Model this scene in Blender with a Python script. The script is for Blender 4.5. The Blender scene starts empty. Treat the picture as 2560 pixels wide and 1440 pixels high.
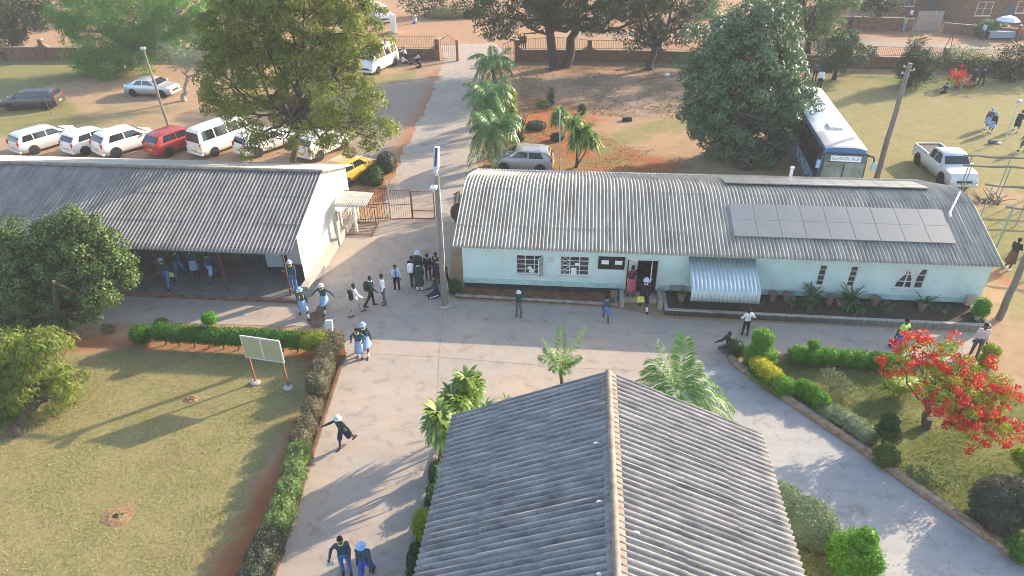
import bpy, bmesh, math, random
import numpy as np
from mathutils import Vector, Matrix
random.seed(7); RNG = np.random.default_rng(7)
SC = bpy.context.scene; COL = SC.collection
R_ = math.radians
# ------------------------------------------------------------------ camera, sky, sun, exposure
CAM_H, PITCH, ROLL, FPX = 17.0, 32.5, 0.65, 1707.0
cam = bpy.data.cameras.new("camera"); camo = bpy.data.objects.new("camera", cam); COL.objects.link(camo)
cam.sensor_width = 36.0; cam.lens = FPX / 2560 * 36.0; cam.clip_end = 1500; cam.clip_start = 0.3
_p, _r = R_(PITCH), R_(ROLL)
FW = np.array([0, math.cos(_p), -math.sin(_p)]); _rt = np.array([1., 0, 0]); _up = np.cross(_rt, FW)
RT = _rt * math.cos(_r) - _up * math.sin(_r); UP = _up * math.cos(_r) + _rt * math.sin(_r)
m = Matrix(((RT[0], UP[0], -FW[0], 0), (RT[1], UP[1], -FW[1], 0), (RT[2], UP[2], -FW[2], CAM_H), (0, 0, 0, 1)))
camo.matrix_world = m; SC.camera = camo
SUN_AZ, SUN_EL = 32.0, 22.0          # azimuth from +x towards +y
sund = Vector((math.cos(R_(SUN_AZ)) * math.cos(R_(SUN_EL)), math.sin(R_(SUN_AZ)) * math.cos(R_(SUN_EL)), math.sin(R_(SUN_EL))))
sl = bpy.data.lights.new("sun", 'SUN'); sl.energy = 3.5; sl.angle = R_(0.5); sl.color = (1.0, 0.82, 0.60)
so = bpy.data.objects.new("sun", sl); COL.objects.link(so); so.location = (40, 30, 40)
so.rotation_euler = sund.to_track_quat('Z', 'Y').to_euler()
world = bpy.data.worlds.new("World"); SC.world = world; world.use_nodes = True
wn = world.node_tree; bg = wn.nodes["Background"]
sky = wn.nodes.new("ShaderNodeTexSky"); sky.sky_type = 'NISHITA'; sky.sun_disc = False
sky.sun_elevation = R_(SUN_EL); sky.sun_rotation = R_(90 - SUN_AZ); sky.dust_density = 1.5; sky.air_density = 1.0
wn.links.new(sky.outputs[0], bg.inputs[0]); bg.inputs[1].default_value = 0.145
SC.view_settings.view_transform = 'Standard'; SC.view_settings.look = 'None'
SC.view_settings.exposure = 1.62; SC.view_settings.gamma = 1.0
SC.cycles.max_bounces = 8; SC.cycles.transparent_max_bounces = 8; SC.cycles.volume_bounces = 0
SC.cycles.use_denoising = True; SC.cycles.denoising_prefilter = 'ACCURATE'; SC.cycles.filter_width = 0.9
# ------------------------------------------------------------------ survey helpers: photo pixel -> place on the ground / on a wall plane
def ray(x, y): return FW * FPX + RT * (x - 1280) - UP * (y - 720)
def G(x, y, z=0.0):
    d = ray(x, y); return np.array([0, 0, CAM_H]) + d * ((z - CAM_H) / d[2])
def AY(x, y, Y):
    d = ray(x, y); return np.array([0, 0, CAM_H]) + d * (Y / d[1])
def mpp(P): return float(np.dot(np.array(P) - [0, 0, CAM_H], FW)) / FPX
ANG = R_(-5.55)
U2 = np.array([math.cos(ANG), math.sin(ANG)]); V2 = np.array([-math.sin(ANG), math.cos(ANG)])
O2 = np.array([-2.2232, 26.6626])
def W(u, v, z=0.0): q = O2 + U2 * u + V2 * v; return (float(q[0]), float(q[1]), z)
def uvof(P): d = np.array(P[:2]) - O2; return float(d @ U2), float(d @ V2)
# ------------------------------------------------------------------ materials
MATS = {}
def _nodes(name):
    m = bpy.data.materials.new(name); m.use_nodes = True; nt = m.node_tree
    return m, nt, nt.nodes["Principled BSDF"]
def mat(name, col, rough=0.8, var=0.18, scale=3.0, bump=0.0, bscale=60.0, col2=None, metal=0.0, spec=0.4, detail=6.0, lo=.35, hi=.65, stretch=None, coat=0.0, speck=None):
    if name in MATS: return MATS[name]
    m, nt, b = _nodes(name); N = nt.nodes; L = nt.links
    tc = N.new("ShaderNodeTexCoord"); src = tc.outputs['Object']
    if stretch:
        mp = N.new("ShaderNodeMapping"); mp.inputs['Scale'].default_value = stretch; L.new(src, mp.inputs[0]); src = mp.outputs[0]
    nz = N.new("ShaderNodeTexNoise"); nz.inputs['Scale'].default_value = scale; nz.inputs['Detail'].default_value = detail; nz.inputs['Roughness'].default_value = .65
    L.new(src, nz.inputs['Vector'])
    cr = N.new("ShaderNodeValToRGB"); L.new(nz.outputs['Fac'], cr.inputs[0])
    cr.color_ramp.elements[0].position = lo; cr.color_ramp.elements[1].position = hi
    c2 = col2 if col2 else tuple(min(1, c * (1 + var)) for c in col); c1 = col if col2 else tuple(c * (1 - var) for c in col)
    cr.color_ramp.elements[0].color = (*c1, 1); cr.color_ramp.elements[1].color = (*c2, 1)
    colr = cr.outputs[0]
    for sc_, c0, p0, p1 in (speck or ()):   # lichen, dust and stains: (scale, darkest tint, ramp)
        n3 = N.new("ShaderNodeTexNoise"); n3.inputs['Scale'].default_value = sc_; n3.inputs['Detail'].default_value = 8; n3.inputs['Roughness'].default_value = .75; L.new(tc.outputs['Object'], n3.inputs['Vector'])
        r3 = N.new("ShaderNodeValToRGB"); L.new(n3.outputs['Fac'], r3.inputs[0]); r3.color_ramp.elements[0].position = p0; r3.color_ramp.elements[1].position = p1; r3.color_ramp.elements[0].color = (*c0, 1)
        mu = N.new("ShaderNodeMix"); mu.data_type = 'RGBA'; mu.blend_type = 'MULTIPLY'; mu.inputs[0].default_value = 1; L.new(colr, mu.inputs[6]); L.new(r3.outputs[0], mu.inputs[7]); colr = mu.outputs[2]
    L.new(colr, b.inputs['Base Color'])
    b.inputs['Roughness'].default_value = rough; b.inputs['Metallic'].default_value = metal
    b.inputs['Specular IOR Level'].default_value = spec
    if coat: b.inputs['Coat Weight'].default_value = coat; b.inputs['Coat Roughness'].default_value = .08
    if bump:
        n2 = N.new("ShaderNodeTexNoise"); n2.inputs['Scale'].default_value = bscale; n2.inputs['Detail'].default_value = 4
        L.new(tc.outputs['Object'], n2.inputs['Vector'])
        bp = N.new("ShaderNodeBump"); bp.inputs['Strength'].default_value = bump; bp.inputs['Distance'].default_value = .03
        L.new(n2.outputs['Fac'], bp.inputs['Height']); L.new(bp.outputs[0], b.inputs['Normal'])
    MATS[name] = m; return m
def leafmat(name, ca, cb, trans=0.35, rough=0.55, spec=0.35, cc=None):
    """leaves: natural colour variation per leaf, partly translucent"""
    if name in MATS: return MATS[name]
    m, nt, b = _nodes(name); N = nt.nodes; L = nt.links
    at = N.new("ShaderNodeAttribute"); at.attribute_name = "rnd"
    cr = N.new("ShaderNodeValToRGB"); L.new(at.outputs['Fac'], cr.inputs[0])
    ca, cb = [(q[0] * .9, q[1] * 1.16, q[2] * .8) for q in (ca, cb)]
    cr.color_ramp.elements[0].color = (*ca, 1); cr.color_ramp.elements[1].color = (*cb, 1)
    if cc:
        e = cr.color_ramp.elements.new(.9); e.color = (*cb, 1); cr.color_ramp.elements[-1].color = (*cc, 1)
    L.new(cr.outputs[0], b.inputs['Base Color']); b.inputs['Roughness'].default_value = rough; b.inputs['Specular IOR Level'].default_value = spec
    tr = N.new("ShaderNodeBsdfTranslucent"); L.new(cr.outputs[0], tr.inputs['Color'])
    mx = N.new("ShaderNodeMixShader"); mx.inputs[0].default_value = trans
    L.new(b.outputs[0], mx.inputs[1]); L.new(tr.outputs[0], mx.inputs[2])
    L.new(mx.outputs[0], N["Material Output"].inputs['Surface'])
    MATS[name] = m; return m
def plain(name, col, rough=.6, metal=0., spec=.4, coat=0.): return mat(name, col, rough, var=.08, scale=8, metal=metal, spec=spec, coat=coat)
# ------------------------------------------------------------------ object helpers
def tag(o, label=None, cat=None, group=None, kind=None):
    if label: o["label"] = label
    if cat: o["category"] = cat
    if group: o["group"] = group
    if kind: o["kind"] = kind
    return o
def thing(name, label, cat, loc=(0, 0, 0), rz=0.0, group=None):
    o = bpy.data.objects.new(name, None); COL.objects.link(o); o.empty_display_size = .3
    o.location = tuple(float(c) for c in loc); o.rotation_euler = (0, 0, rz)
    return tag(o, label, cat, group)
def link(name, me, mt, parent=None):
    o = bpy.data.objects.new(name, me); COL.objects.link(o)
    if mt is not None: me.materials.append(mt)
    if parent is not None: o.parent = parent
    return o
def copy_tree(o, parent=None):
    c = o.copy(); COL.objects.link(c)
    if parent is not None: c.parent = parent
    for ch in list(o.children): copy_tree(ch, c)
    return c
class MB:
    def __init__(s): s.v = []; s.f = []
    def add(s, vs, fs):
        n = len(s.v); s.v += [tuple(map(float, q)) for q in vs]; s.f += [tuple(i + n for i in f) for f in fs]; return s
    def box(s, c, d, rz=0., rx=0., ry=0., taper=1.0):
        x, y, z = d[0] / 2, d[1] / 2, d[2] / 2; M = Matrix.Rotation(rz, 3, 'Z') @ Matrix.Rotation(ry, 3, 'Y') @ Matrix.Rotation(rx, 3, 'X')
        P = []
        for k in (-1, 1):
            t = taper if k > 0 else 1
            for a, b in ((-1, -1), (1, -1), (1, 1), (-1, 1)): P.append(Vector(c) + M @ Vector((a * x * t, b * y * t, k * z)))
        return s.add(P, [(0, 3, 2, 1), (4, 5, 6, 7), (0, 1, 5, 4), (1, 2, 6, 5), (2, 3, 7, 6), (3, 0, 4, 7)])
    def tube(s, pts, rad, n=8, cap=True):
        pts = [Vector(p) for p in pts]
        if not hasattr(rad, '__len__'): rad = [rad] * len(pts)
        vs = []; fs = []; prev = None
        for i, p in enumerate(pts):
            d = (pts[min(i + 1, len(pts) - 1)] - pts[max(i - 1, 0)]).normalized()
            a = prev if prev is not None else (Vector((1, 0, 0)) if abs(d.x) < .9 else Vector((0, 1, 0)))
            a = (a - d * a.dot(d)).normalized(); prev = a; b = d.cross(a)
            for k in range(n):
                t = 2 * math.pi * k / n; vs.append(p + (a * math.cos(t) + b * math.sin(t)) * rad[i])
        for i in range(len(pts) - 1):
            for k in range(n):
                k2 = (k + 1) % n; fs.append((i * n + k, i * n + k2, (i + 1) * n + k2, (i + 1) * n + k))
        if cap:
            fs.append(tuple(range(n - 1, -1, -1))); fs.append(tuple((len(pts) - 1) * n + k for k in range(n)))
        return s.add(vs, fs)
    def lathe(s, prof, c=(0, 0, 0), n=16, sx=1., sy=1., cap=True):
        vs = []; fs = []
        for r, z in prof:
            for k in range(n):
                t = 2 * math.pi * k / n; vs.append((c[0] + r * math.cos(t) * sx, c[1] + r * math.sin(t) * sy, c[2] + z))
        for i in range(len(prof) - 1):
            for k in range(n):
                k2 = (k + 1) % n; fs.append((i * n + k, i * n + k2, (i + 1) * n + k2, (i + 1) * n + k))
        if cap:
            if prof[0][0] > 1e-4: fs.append(tuple(range(n - 1, -1, -1)))
            if prof[-1][0] > 1e-4: fs.append(tuple((len(prof) - 1) * n + k for k in range(n)))
        return s.add(vs, fs)
    def capsule(s, p0, r0, p1, r1, n=10, sq=(1, 1)):
        p0, p1 = Vector(p0), Vector(p1); d = p1 - p0
        if d.length < 1e-5: d = Vector((0, 0, 1e-3))
        u = d.normalized(); pts = []; rad = []
        for t in (-.98, -.8, -.4, 0): pts.append(p0 + u * r0 * t); rad.append(r0 * math.sqrt(1 - t * t))
        for t in (0, .4, .8, .98): pts.append(p1 + u * r1 * t); rad.append(r1 * math.sqrt(1 - t * t))
        return s.tube(pts, rad, n)
    def prism(s, poly, z0, z1):
        n = len(poly); vs = [(p[0], p[1], z0) for p in poly] + [(p[0], p[1], z1) for p in poly]
        return s.add(vs, [tuple(range(n - 1, -1, -1)), tuple(range(n, 2 * n))] + [(i, (i + 1) % n, n + (i + 1) % n, n + i) for i in range(n)])
    def grid(s, nx, ny, fn):
        vs = [fn(i / (nx - 1), j / (ny - 1)) for j in range(ny) for i in range(nx)]
        return s.add(vs, [(j * nx + i, j * nx + i + 1, (j + 1) * nx + i + 1, (j + 1) * nx + i) for j in range(ny - 1) for i in range(nx - 1)])
    def build(s, name, mt, parent=None, smooth=False, bevel=0.0, solid=0.0):
        me = bpy.data.meshes.new(name); me.from_pydata(s.v, [], s.f); me.update()
        if smooth:
            me.polygons.foreach_set('use_smooth', [True] * len(me.polygons))
            try: me.set_sharp_from_angle(angle=R_(40))
            except Exception: pass
        o = link(name, me, mt, parent)
        if solid: md = o.modifiers.new("s", 'SOLIDIFY'); md.thickness = solid
        if bevel: md = o.modifiers.new("b", 'BEVEL'); md.width = bevel; md.segments = 2; md.limit_method = 'ANGLE'
        return o
def np_mesh(name, V, F, mt, parent=None, rnd=None, smooth=False):
    """V: (n,3), F: (m,4) quads; rnd: one value per face -> corner attribute"""
    me = bpy.data.meshes.new(name); k = F.shape[1]
    me.vertices.add(len(V)); me.vertices.foreach_set('co', np.asarray(V, np.float32).ravel())
    me.loops.add(F.size); me.loops.foreach_set('vertex_index', F.astype(np.int32).ravel())
    me.polygons.add(len(F)); me.polygons.foreach_set('loop_start', np.arange(0, F.size, k, dtype=np.int32))
    me.polygons.foreach_set('loop_total', np.full(len(F), k, np.int32))
    me.update(calc_edges=True)
    if rnd is not None:
        a = me.attributes.new("rnd", 'FLOAT', 'FACE'); a.data.foreach_set('value', np.asarray(rnd, np.float32))
    if smooth: me.polygons.foreach_set('use_smooth', [True] * len(me.polygons))
    return link(name, me, mt, parent)
def nrm(a): return a / (np.linalg.norm(a, axis=-1, keepdims=True) + 1e-9)
# ------------------------------------------------------------------ foliage
def leaf_quads(C, D, Nn, ln, wd):
    """leaf rhombs: centre C, direction D, normal hint Nn, length, width"""
    D = nrm(D); S = nrm(np.cross(D, Nn)); n = len(C)
    ln = np.broadcast_to(ln, (n,))[:, None]; wd = np.broadcast_to(wd, (n,))[:, None]
    up = np.cross(S, D) * (ln * .12)
    V = np.stack([C - D * ln * .5, C + S * wd * .5 + up, C + D * ln * .5, C - S * wd * .5 + up], 1).reshape(-1, 3)
    F = np.arange(4 * n).reshape(n, 4); return V, F
def blob_points(blobs, n, shell=.55):
    """points through the volume of lumpy ellipsoids, denser near the skin. blob=(c, (rx,ry,rz))"""
    vol = np.array([b[1][0] * b[1][1] * b[1][2] for b in blobs]) ** .7; pick = RNG.choice(len(blobs), n, p=vol / vol.sum())
    c = np.array([b[0] for b in blobs])[pick]; r = np.array([b[1] for b in blobs])[pick]
    d = nrm(RNG.normal(size=(n, 3))); t = shell + (1 - shell) * RNG.random(n) ** .7
    t *= 1 + .12 * np.sin(d[:, 0] * 7 + pick) * np.cos(d[:, 1] * 6 + 2 * pick) + .08 * np.sin(d[:, 2] * 9)
    return c + d * r * t[:, None], d
def crown(name, parent, mt, blobs, clumps, per, csize, ln, wd, shell=.55, droop=0.0, style='tuft', flat=.6):
    """leaf clumps scattered through the crown's volume"""
    P, d = blob_points(blobs, clumps, shell); n = clumps * per
    cs = csize * (.6 + .8 * RNG.random(clumps))
    Cc = np.repeat(P, per, 0); Dd = np.repeat(d, per, 0); S = np.repeat(cs, per)[:, None]
    off = RNG.normal(size=(n, 3)) * np.array([1, 1, flat])
    if style == 'puff':  # leafy lobes: leaves lie along the skin of each clump
        dr = nrm(RNG.normal(size=(n, 3)) + Dd * .5 + np.array([0, 0, .25])); C = Cc + dr * S * np.array([1, 1, .75]) * (.62 + .45 * RNG.random((n, 1)))
        D = nrm(np.cross(dr, RNG.normal(size=(n, 3))) + dr * .35 - np.array([0, 0, droop])); Nn = nrm(dr + RNG.normal(size=(n, 3)) * .38 + [0, 0, .15])
        V, F = leaf_quads(C, D, Nn, ln * (.7 + .6 * RNG.random(n)), wd * (.7 + .6 * RNG.random(n)))
        return np_mesh(name, V, F, mt, parent, np.clip(np.repeat(RNG.random(clumps), per) * .5 + RNG.random(n) * .5, 0, 1))
    if style == 'tuft': C = Cc + off * S * .5; D = nrm(off + Dd * .6 + np.array([0, 0, -droop]))
    elif style == 'frond':
        off = nrm(off * np.array([1, 1, .45]) + Dd * .35); t = RNG.random((n, 1)) ** .6
        C = Cc + off * S * t + np.array([0, 0, -1.]) * S * t ** 2 * (.25 + droop * .5); D = nrm(off + np.array([0, 0, -1.]) * t * (.5 + droop))
    else:  # weep: hanging strands
        k = RNG.random((n, 1)); st = np.repeat(RNG.normal(size=(clumps * 5, 3)), per // 5, 0)[:n] * np.array([1, 1, .3])
        C = Cc + st * S * .45 + off * S * .08 - np.array([0, 0, 1.]) * S * k * 1.9; D = nrm(off * .35 + np.array([0, 0, -1.]))
    Nn = nrm(RNG.normal(size=(n, 3)) * .7 + Dd * .5 + np.array([0, 0, .7]))
    V, F = leaf_quads(C, D, Nn, ln * (.7 + .6 * RNG.random(n)), wd * (.7 + .6 * RNG.random(n)))
    rnd = np.clip(np.repeat(RNG.random(clumps), per) * .55 + RNG.random(n) * .45, 0, 1)
    return np_mesh(name, V, F, mt, parent, rnd)
def limb_mesh(mb, p0, p1, r0, r1, wob=.12, n=7, seg=5):
    p0, p1 = np.array(p0, float), np.array(p1, float); L = np.linalg.norm(p1 - p0); pts = []; rr = []
    for i in range(seg + 1):
        t = i / seg; q = p0 + (p1 - p0) * t + (RNG.normal(size=3) * wob * L * .12 if 0 < i < seg else 0); pts.append(q); rr.append(r0 + (r1 - r0) * t)
    mb.tube(pts, rr, n); return pts
def tree(name, label, base, blobs, fol, bark, r=.25, branch=1.0, group=None, trunks=1, fork=None, cat='tree', twigs=3):
    """blobs and base in world coordinates; thing at base > trunk, crown"""
    base = np.array(base, float); t = thing(name, label, cat, base, 0, group)
    bl = [(np.array(c, float) - base, np.array(rr, float)) for c, rr in blobs]
    mb = MB(); cen = np.mean([b[0] for b in bl], 0); zmin = min(b[0][2] - b[1][2] for b in bl)
    for k in range(trunks):
        a = 2 * math.pi * k / max(trunks, 1) + .5; o = np.array([math.cos(a), math.sin(a), 0]) * (r * 1.3 if trunks > 1 else 0)
        fk = np.array(fork, float) - base if fork is not None else np.array([cen[0] * .45, cen[1] * .45, max(zmin + .3, cen[2] * .42)])
        if trunks > 1: fk = fk + o * (1.5 + 3 * abs(o[0]))
        limb_mesh(mb, o, fk, r * 1.25, r * .8, .3); mb.lathe([(r * 1.7, -.1), (r * 1.35, .12), (r * 1.15, .4)], o, 9)
        for c, rr in bl:
            if trunks > 1 and random.random() < .4: continue
            p = limb_mesh(mb, fk, c + rr * RNG.normal(size=3) * .12, r * .55 * branch, r * .16, .8)
            for _ in range(twigs):
                e = c + nrm(RNG.normal(size=3)) * rr * .85; limb_mesh(mb, p[3], e, r * .22 * branch, r * .06, .8, 5, 4)
    mb.build('trunk', bark, t, smooth=True); fol(t, bl); return t
def blob_px(px, py, rpx, Y, ry=None, sq=1.0):
    """a crown lobe whose middle stands on the plane y=Y"""
    c = AY(px, py, Y); k = mpp(c); r = rpx * k; return (c, (r, (ry if ry else r), r * sq))
def bush(name, label, lobes, mt, ln=.09, wd=.06, dens=330, cat='bush', group=None, base=None, core=True, rough=.05, stem=None, parent=None, cmat=None):
    """clipped shrub: a solid leafy skin of small leaves over an inner body. lobes in world coords (c,(rx,ry,rz)[,material])"""
    lo = lobes[0]; b = np.array(base if base is not None else (lo[0][0], lo[0][1], 0.), float)
    t = thing(name, label, cat, b, 0, group) if parent is None else parent
    sets = {}
    for l in lobes: sets.setdefault(l[2] if len(l) > 2 else mt, []).append((np.array(l[0], float) - b, np.array(l[1], float)))
    for mm, ls in sets.items():
        Vs = []; Fs = []; rr = []; nv = 0
        for c, r in ls:
            area = 4 * math.pi * ((r[0] * r[1]) ** 1.6 + (r[0] * r[2]) ** 1.6 + (r[1] * r[2]) ** 1.6) ** (1 / 1.6) / 3 ** (1 / 1.6)
            n = int(min(16000, max(300, area * dens * (.09 / ln) ** 1.2))); d = nrm(RNG.normal(size=(n, 3))); d[:, 2] = np.where(c[2] + d[:, 2] * r[2] < 0, np.abs(d[:, 2]), d[:, 2])
            lump = 1 + rough * (np.sin(d[:, 0] * 9 + 1) * np.cos(d[:, 1] * 8) + np.sin(d[:, 2] * 11 + d[:, 0] * 5)); q = 2.6
            k = (np.abs(d) ** q).sum(1) ** (-1 / q); P = c + d * k[:, None] * r * (lump * (.88 + .15 * RNG.random(n) + .16 * (RNG.random(n) < .035)))[:, None]
            D = nrm(RNG.normal(size=(n, 3)) + d * .9 + np.array([0, 0, .3])); V, F = leaf_quads(P, D, nrm(d + RNG.normal(size=(n, 3)) * .5), ln * (.7 + .6 * RNG.random(n)), wd * (.7 + .6 * RNG.random(n)))
            Vs.append(V); Fs.append(F + nv); nv += len(V); rr.append(RNG.random(n))
            if core:
                nu, nvv = 14, 9; th = np.linspace(0, 2 * np.pi, nu, endpoint=False); ph = np.linspace(.05, np.pi - .05, nvv)
                A, B = np.meshgrid(th, ph); dd = np.stack([np.cos(A) * np.sin(B), np.sin(A) * np.sin(B), np.cos(B)], -1).reshape(-1, 3)
                k = (np.abs(dd) ** q).sum(1) ** (-1 / q); V = c + dd * k[:, None] * r * .87
                F = np.array([(j * nu + i, (j + 1) * nu + i, (j + 1) * nu + (i + 1) % nu, j * nu + (i + 1) % nu) for j in range(nvv - 1) for i in range(nu)])
                Vs.append(V); Fs.append(F + nv); nv += len(V); rr.append(np.full(len(F), .15))
        np_mesh('foliage', np.concatenate(Vs), np.concatenate(Fs), mm, t, np.concatenate(rr))
    if stem:
        mb = MB()
        for s0 in stem: limb_mesh(mb, np.array(s0[0]) - b, np.array(s0[1]) - b, s0[2], s0[2] * .7, .3, 6, 4)
        mb.build('stem', MATS['bark'], t, smooth=True)
    return t
def frond(V, F, rn, base, dirn, L, rise, leafl, wd, nl=26, droop=1.0, vs=.0):
    """one feather palm frond: rib arc + two rows of leaflets"""
    d = nrm(np.array([dirn[0], dirn[1], 0.])); side = np.array([-d[1], d[0], 0.]); n0 = sum(len(x) for x in V)
    t = np.linspace(0, 1, nl + 1); P = base + d * (L * (t - .18 * t ** 2))[:, None] + np.array([0, 0, 1.]) * (L * (rise * t - droop * .75 * t ** 2))[:, None]
    T = nrm(np.gradient(P, axis=0)); up = nrm(np.cross(T, side) * -1)
    up = np.where(up[:, 2:3] < 0, -up, up); w = .018 * L / 2 * (1 - .8 * t)[:, None] + .004
    rv = np.stack([P - side * w, P + side * w], 1).reshape(-1, 3); rf = np.array([(2 * i, 2 * i + 1, 2 * i + 3, 2 * i + 2) for i in range(nl)])
    V.append(rv); F.append(rf + n0); rn.append(np.full(nl, .9)); n0 += len(rv)
    tt = np.repeat(np.linspace(.12, 1, nl), 2); sg = np.tile([1., -1.], nl); Pi = np.stack([np.interp(tt, t, P[:, k]) for k in range(3)], 1)
    Ti = np.stack([np.interp(tt, t, T[:, k]) for k in range(3)], 1); Ui = np.stack([np.interp(tt, t, up[:, k]) for k in range(3)], 1)
    D = nrm(Ti * .55 + side * sg[:, None] * .8 + Ui * vs + RNG.normal(size=(len(tt), 3)) * .12 - np.array([0, 0, .35 * droop])); ll = leafl * (.45 + np.sin(np.pi * np.clip(tt * .9 + .08, 0, 1)) * .65)
    v, f = leaf_quads(Pi + D * ll[:, None] * .5, D, Ui + RNG.normal(size=(len(tt), 3)) * .2, ll, wd)
    v.reshape(-1, 4, 3)[:, 2, 2] -= ll * .22 * droop
    V.append(v); F.append(f + n0); rn.append(RNG.random(len(f)) * .7)
def palm(name, label, base, top, fr, mt, bark, r=.12, group=None, hang=0, cat='palm', mt_dead=None):
    """fr: list of (azimuth deg, length, rise, droop, leaflet, width)"""
    base = np.array(base, float); top = np.array(top, float) - base; t = thing(name, label, cat, base, 0, group); mb = MB()
    limb_mesh(mb, (0, 0, -.05), top, r * 1.2, r * .85, .15, 9, 7); mb.build('trunk', bark, t, smooth=True)
    V = []; F = []; rn = []
    for a, L, rise, dr, ll, w in fr: frond(V, F, rn, top, (math.cos(R_(a)), math.sin(R_(a))), L, rise, ll, w, 40, dr)
    np_mesh('fronds', np.concatenate(V), np.concatenate(F), mt, t, np.concatenate(rn))
    if hang:
        V = []; F = []; rn = []
        for k in range(hang):
            a = RNG.random() * 360; frond(V, F, rn, top - [0, 0, .25], (math.cos(R_(a)), math.sin(R_(a))), 1.5, -.9, .45, .05, 22, .9)
        np_mesh('dead_fronds', np.concatenate(V), np.concatenate(F), mt_dead or mt, t, np.concatenate(rn))
    return t
def straps(parent, name, heads, mt, n, L, w, droop=1.2, up=.6):
    """rosettes of arching strap leaves; heads local"""
    V = []; F = []; rn = []; nv = 0
    for c, k in heads:
        for i in range(n):
            a = RNG.random() * 2 * np.pi; e = up * (RNG.random() * 1.6 - .3); d = np.array([math.cos(a), math.sin(a), 0.]); s = np.array([-d[1], d[0], 0.]); l = L * k * (.65 + .5 * RNG.random()); sg = 4
            P = []
            for j in range(sg + 1):
                t = j / sg; q = np.array(c) + d * l * (t - .2 * t * t) * .9 + np.array([0, 0, 1.]) * l * (e * t - droop * .55 * t * t); ww = w * k * math.sin(math.pi * min(1, .12 + t * .88)) * .5 + .004
                P += [q - s * ww, q + s * ww]
            V.append(np.array(P)); F.append(np.array([(2 * j, 2 * j + 1, 2 * j + 3, 2 * j + 2) for j in range(sg)]) + nv); nv += len(P); rn.append(np.full(sg, RNG.random()))
    return np_mesh(name, np.concatenate(V), np.concatenate(F), mt, parent, np.concatenate(rn))
def HZ(base, ytop):
    """height above a ground point whose top shows at photo row ytop"""
    v = np.array([base[0], base[1], base[2] if len(base) > 2 else 0.]) - [0, 0, CAM_H]; t = (720 - ytop) / FPX
    return float((t * (v @ FW) - v @ UP) / (UP[2] - t * FW[2]))
# ------------------------------------------------------------------ shared materials
bark = mat('bark', (.10, .075, .055), .9, .35, 9, .6, 30, stretch=(1, 1, .25))
bark_pale = mat('bark_pale', (.30, .27, .22), .9, .3, 8, .5, 30, stretch=(1, 1, .25))
bark_dark = mat('bark_dark', (.045, .036, .03), .9, .35, 9, .6, 30)
M_conc = mat('concrete', (.40, .35, .30), .9, .16, 1.2, .25, 35)
M_kerb = mat('kerb_cement', (.30, .26, .21), .9, .3, 4, .4, 30)
M_brick = mat('brick', (.24, .11, .06), .9, .3, 5, .4, 24)
M_brickd = mat('brown_brick', (.17, .085, .05), .9, .35, 4, .4, 24)
M_roofL = mat('asbestos_roof', (.24, .222, .195), .82, .3, 1.3, .35, 40, col2=(.54, .50, .43), lo=.25, hi=.75, stretch=(2.2, .35, 1), speck=((14, (.66, .65, .63), .34, .5), (.9, (.86, .85, .83), .36, .52)))
M_roofD = mat('dark_asbestos_roof', (.15, .148, .145), .85, .3, 1.3, .35, 40, col2=(.34, .33, .31), lo=.25, hi=.75, stretch=(2.2, .35, 1), spec=.2, speck=((14, (.66, .65, .63), .34, .5), (.9, (.86, .85, .83), .36, .52)))
M_roofN = mat('weathered_asbestos', (.115, .115, .12), .85, .3, 2.2, .4, 55, col2=(.37, .36, .345), lo=.28, hi=.72, stretch=(.4, 2.5, 1), speck=((14, (.66, .65, .63), .34, .5), (.9, (.86, .85, .83), .36, .52)))
M_ridge = mat('ridge_cement', (.20, .155, .12), .9, .3, 4, .4, 40, col2=(.34, .28, .23))
M_aqua = mat('aqua_wall', (.56, .71, .68), .75, .07, .9, .08, 60, speck=((1.4, (.90, .90, .88), .36, .5),))
M_dark = mat('dark_plinth', (.025, .028, .032), .7, .3, 3)
M_white = mat('white_plaster', (.80, .78, .73), .8, .04, 1.5, .06, 50)
M_greyw = mat('shade_grey_plaster', (.34, .335, .33), .85, .12, 2, .15, 40)  # grey copy of the plaster with shade put into its colour
M_cement = mat('stained_cement', (.36, .34, .29), .9, .25, 2.5, .3, 30, stretch=(3, 3, .5))
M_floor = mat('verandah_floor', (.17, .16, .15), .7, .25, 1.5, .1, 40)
M_redsoil = mat('bed_soil', (.17, .075, .04), .95, .35, 3, .6, 25)
M_darksoil = mat('dark_bed_soil', (.055, .042, .03), .95, .35, 3, .6, 25)
M_rust = mat('rust_steel', (.22, .10, .055), .75, .3, 12)
M_brownsteel = mat('brown_steel', (.10, .05, .035), .6, .2, 12)
M_framew = plain('cream_frame', (.66, .64, .58), .55)
M_glass = mat('window_glass', (.05, .055, .06), .12, .5, 2.5, spec=.6)
M_paper = plain('paper', (.8, .8, .8), .8)
M_black = plain('black', (.012, .012, .014), .5)
M_wood = mat('pole_wood', (.20, .175, .15), .85, .25, 6, .4, 40, stretch=(4, 4, .3))
M_lampgrey = plain('lamp_grey', (.55, .57, .58), .45)
M_steel = plain('galv_steel', (.42, .44, .45), .45, metal=.4)
M_timber = mat('timber', (.32, .26, .19), .85, .3, 8)
M_panel = mat('solar_cells', (.165, .178, .18), .42, .06, 1.2, spec=.6, coat=.3)  # cell grey raised so the colour stands in for reflected sky
M_alu = plain('aluminium', (.30, .305, .31), .45, metal=.3)
M_tin = mat('tin_sheet', (.36, .34, .31), .6, .25, 3, metal=.25, stretch=(1, 4, 1))
M_awn = mat('aqua_tin', (.42, .50, .505), .34, .1, 2, metal=.3, spec=.6)
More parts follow.
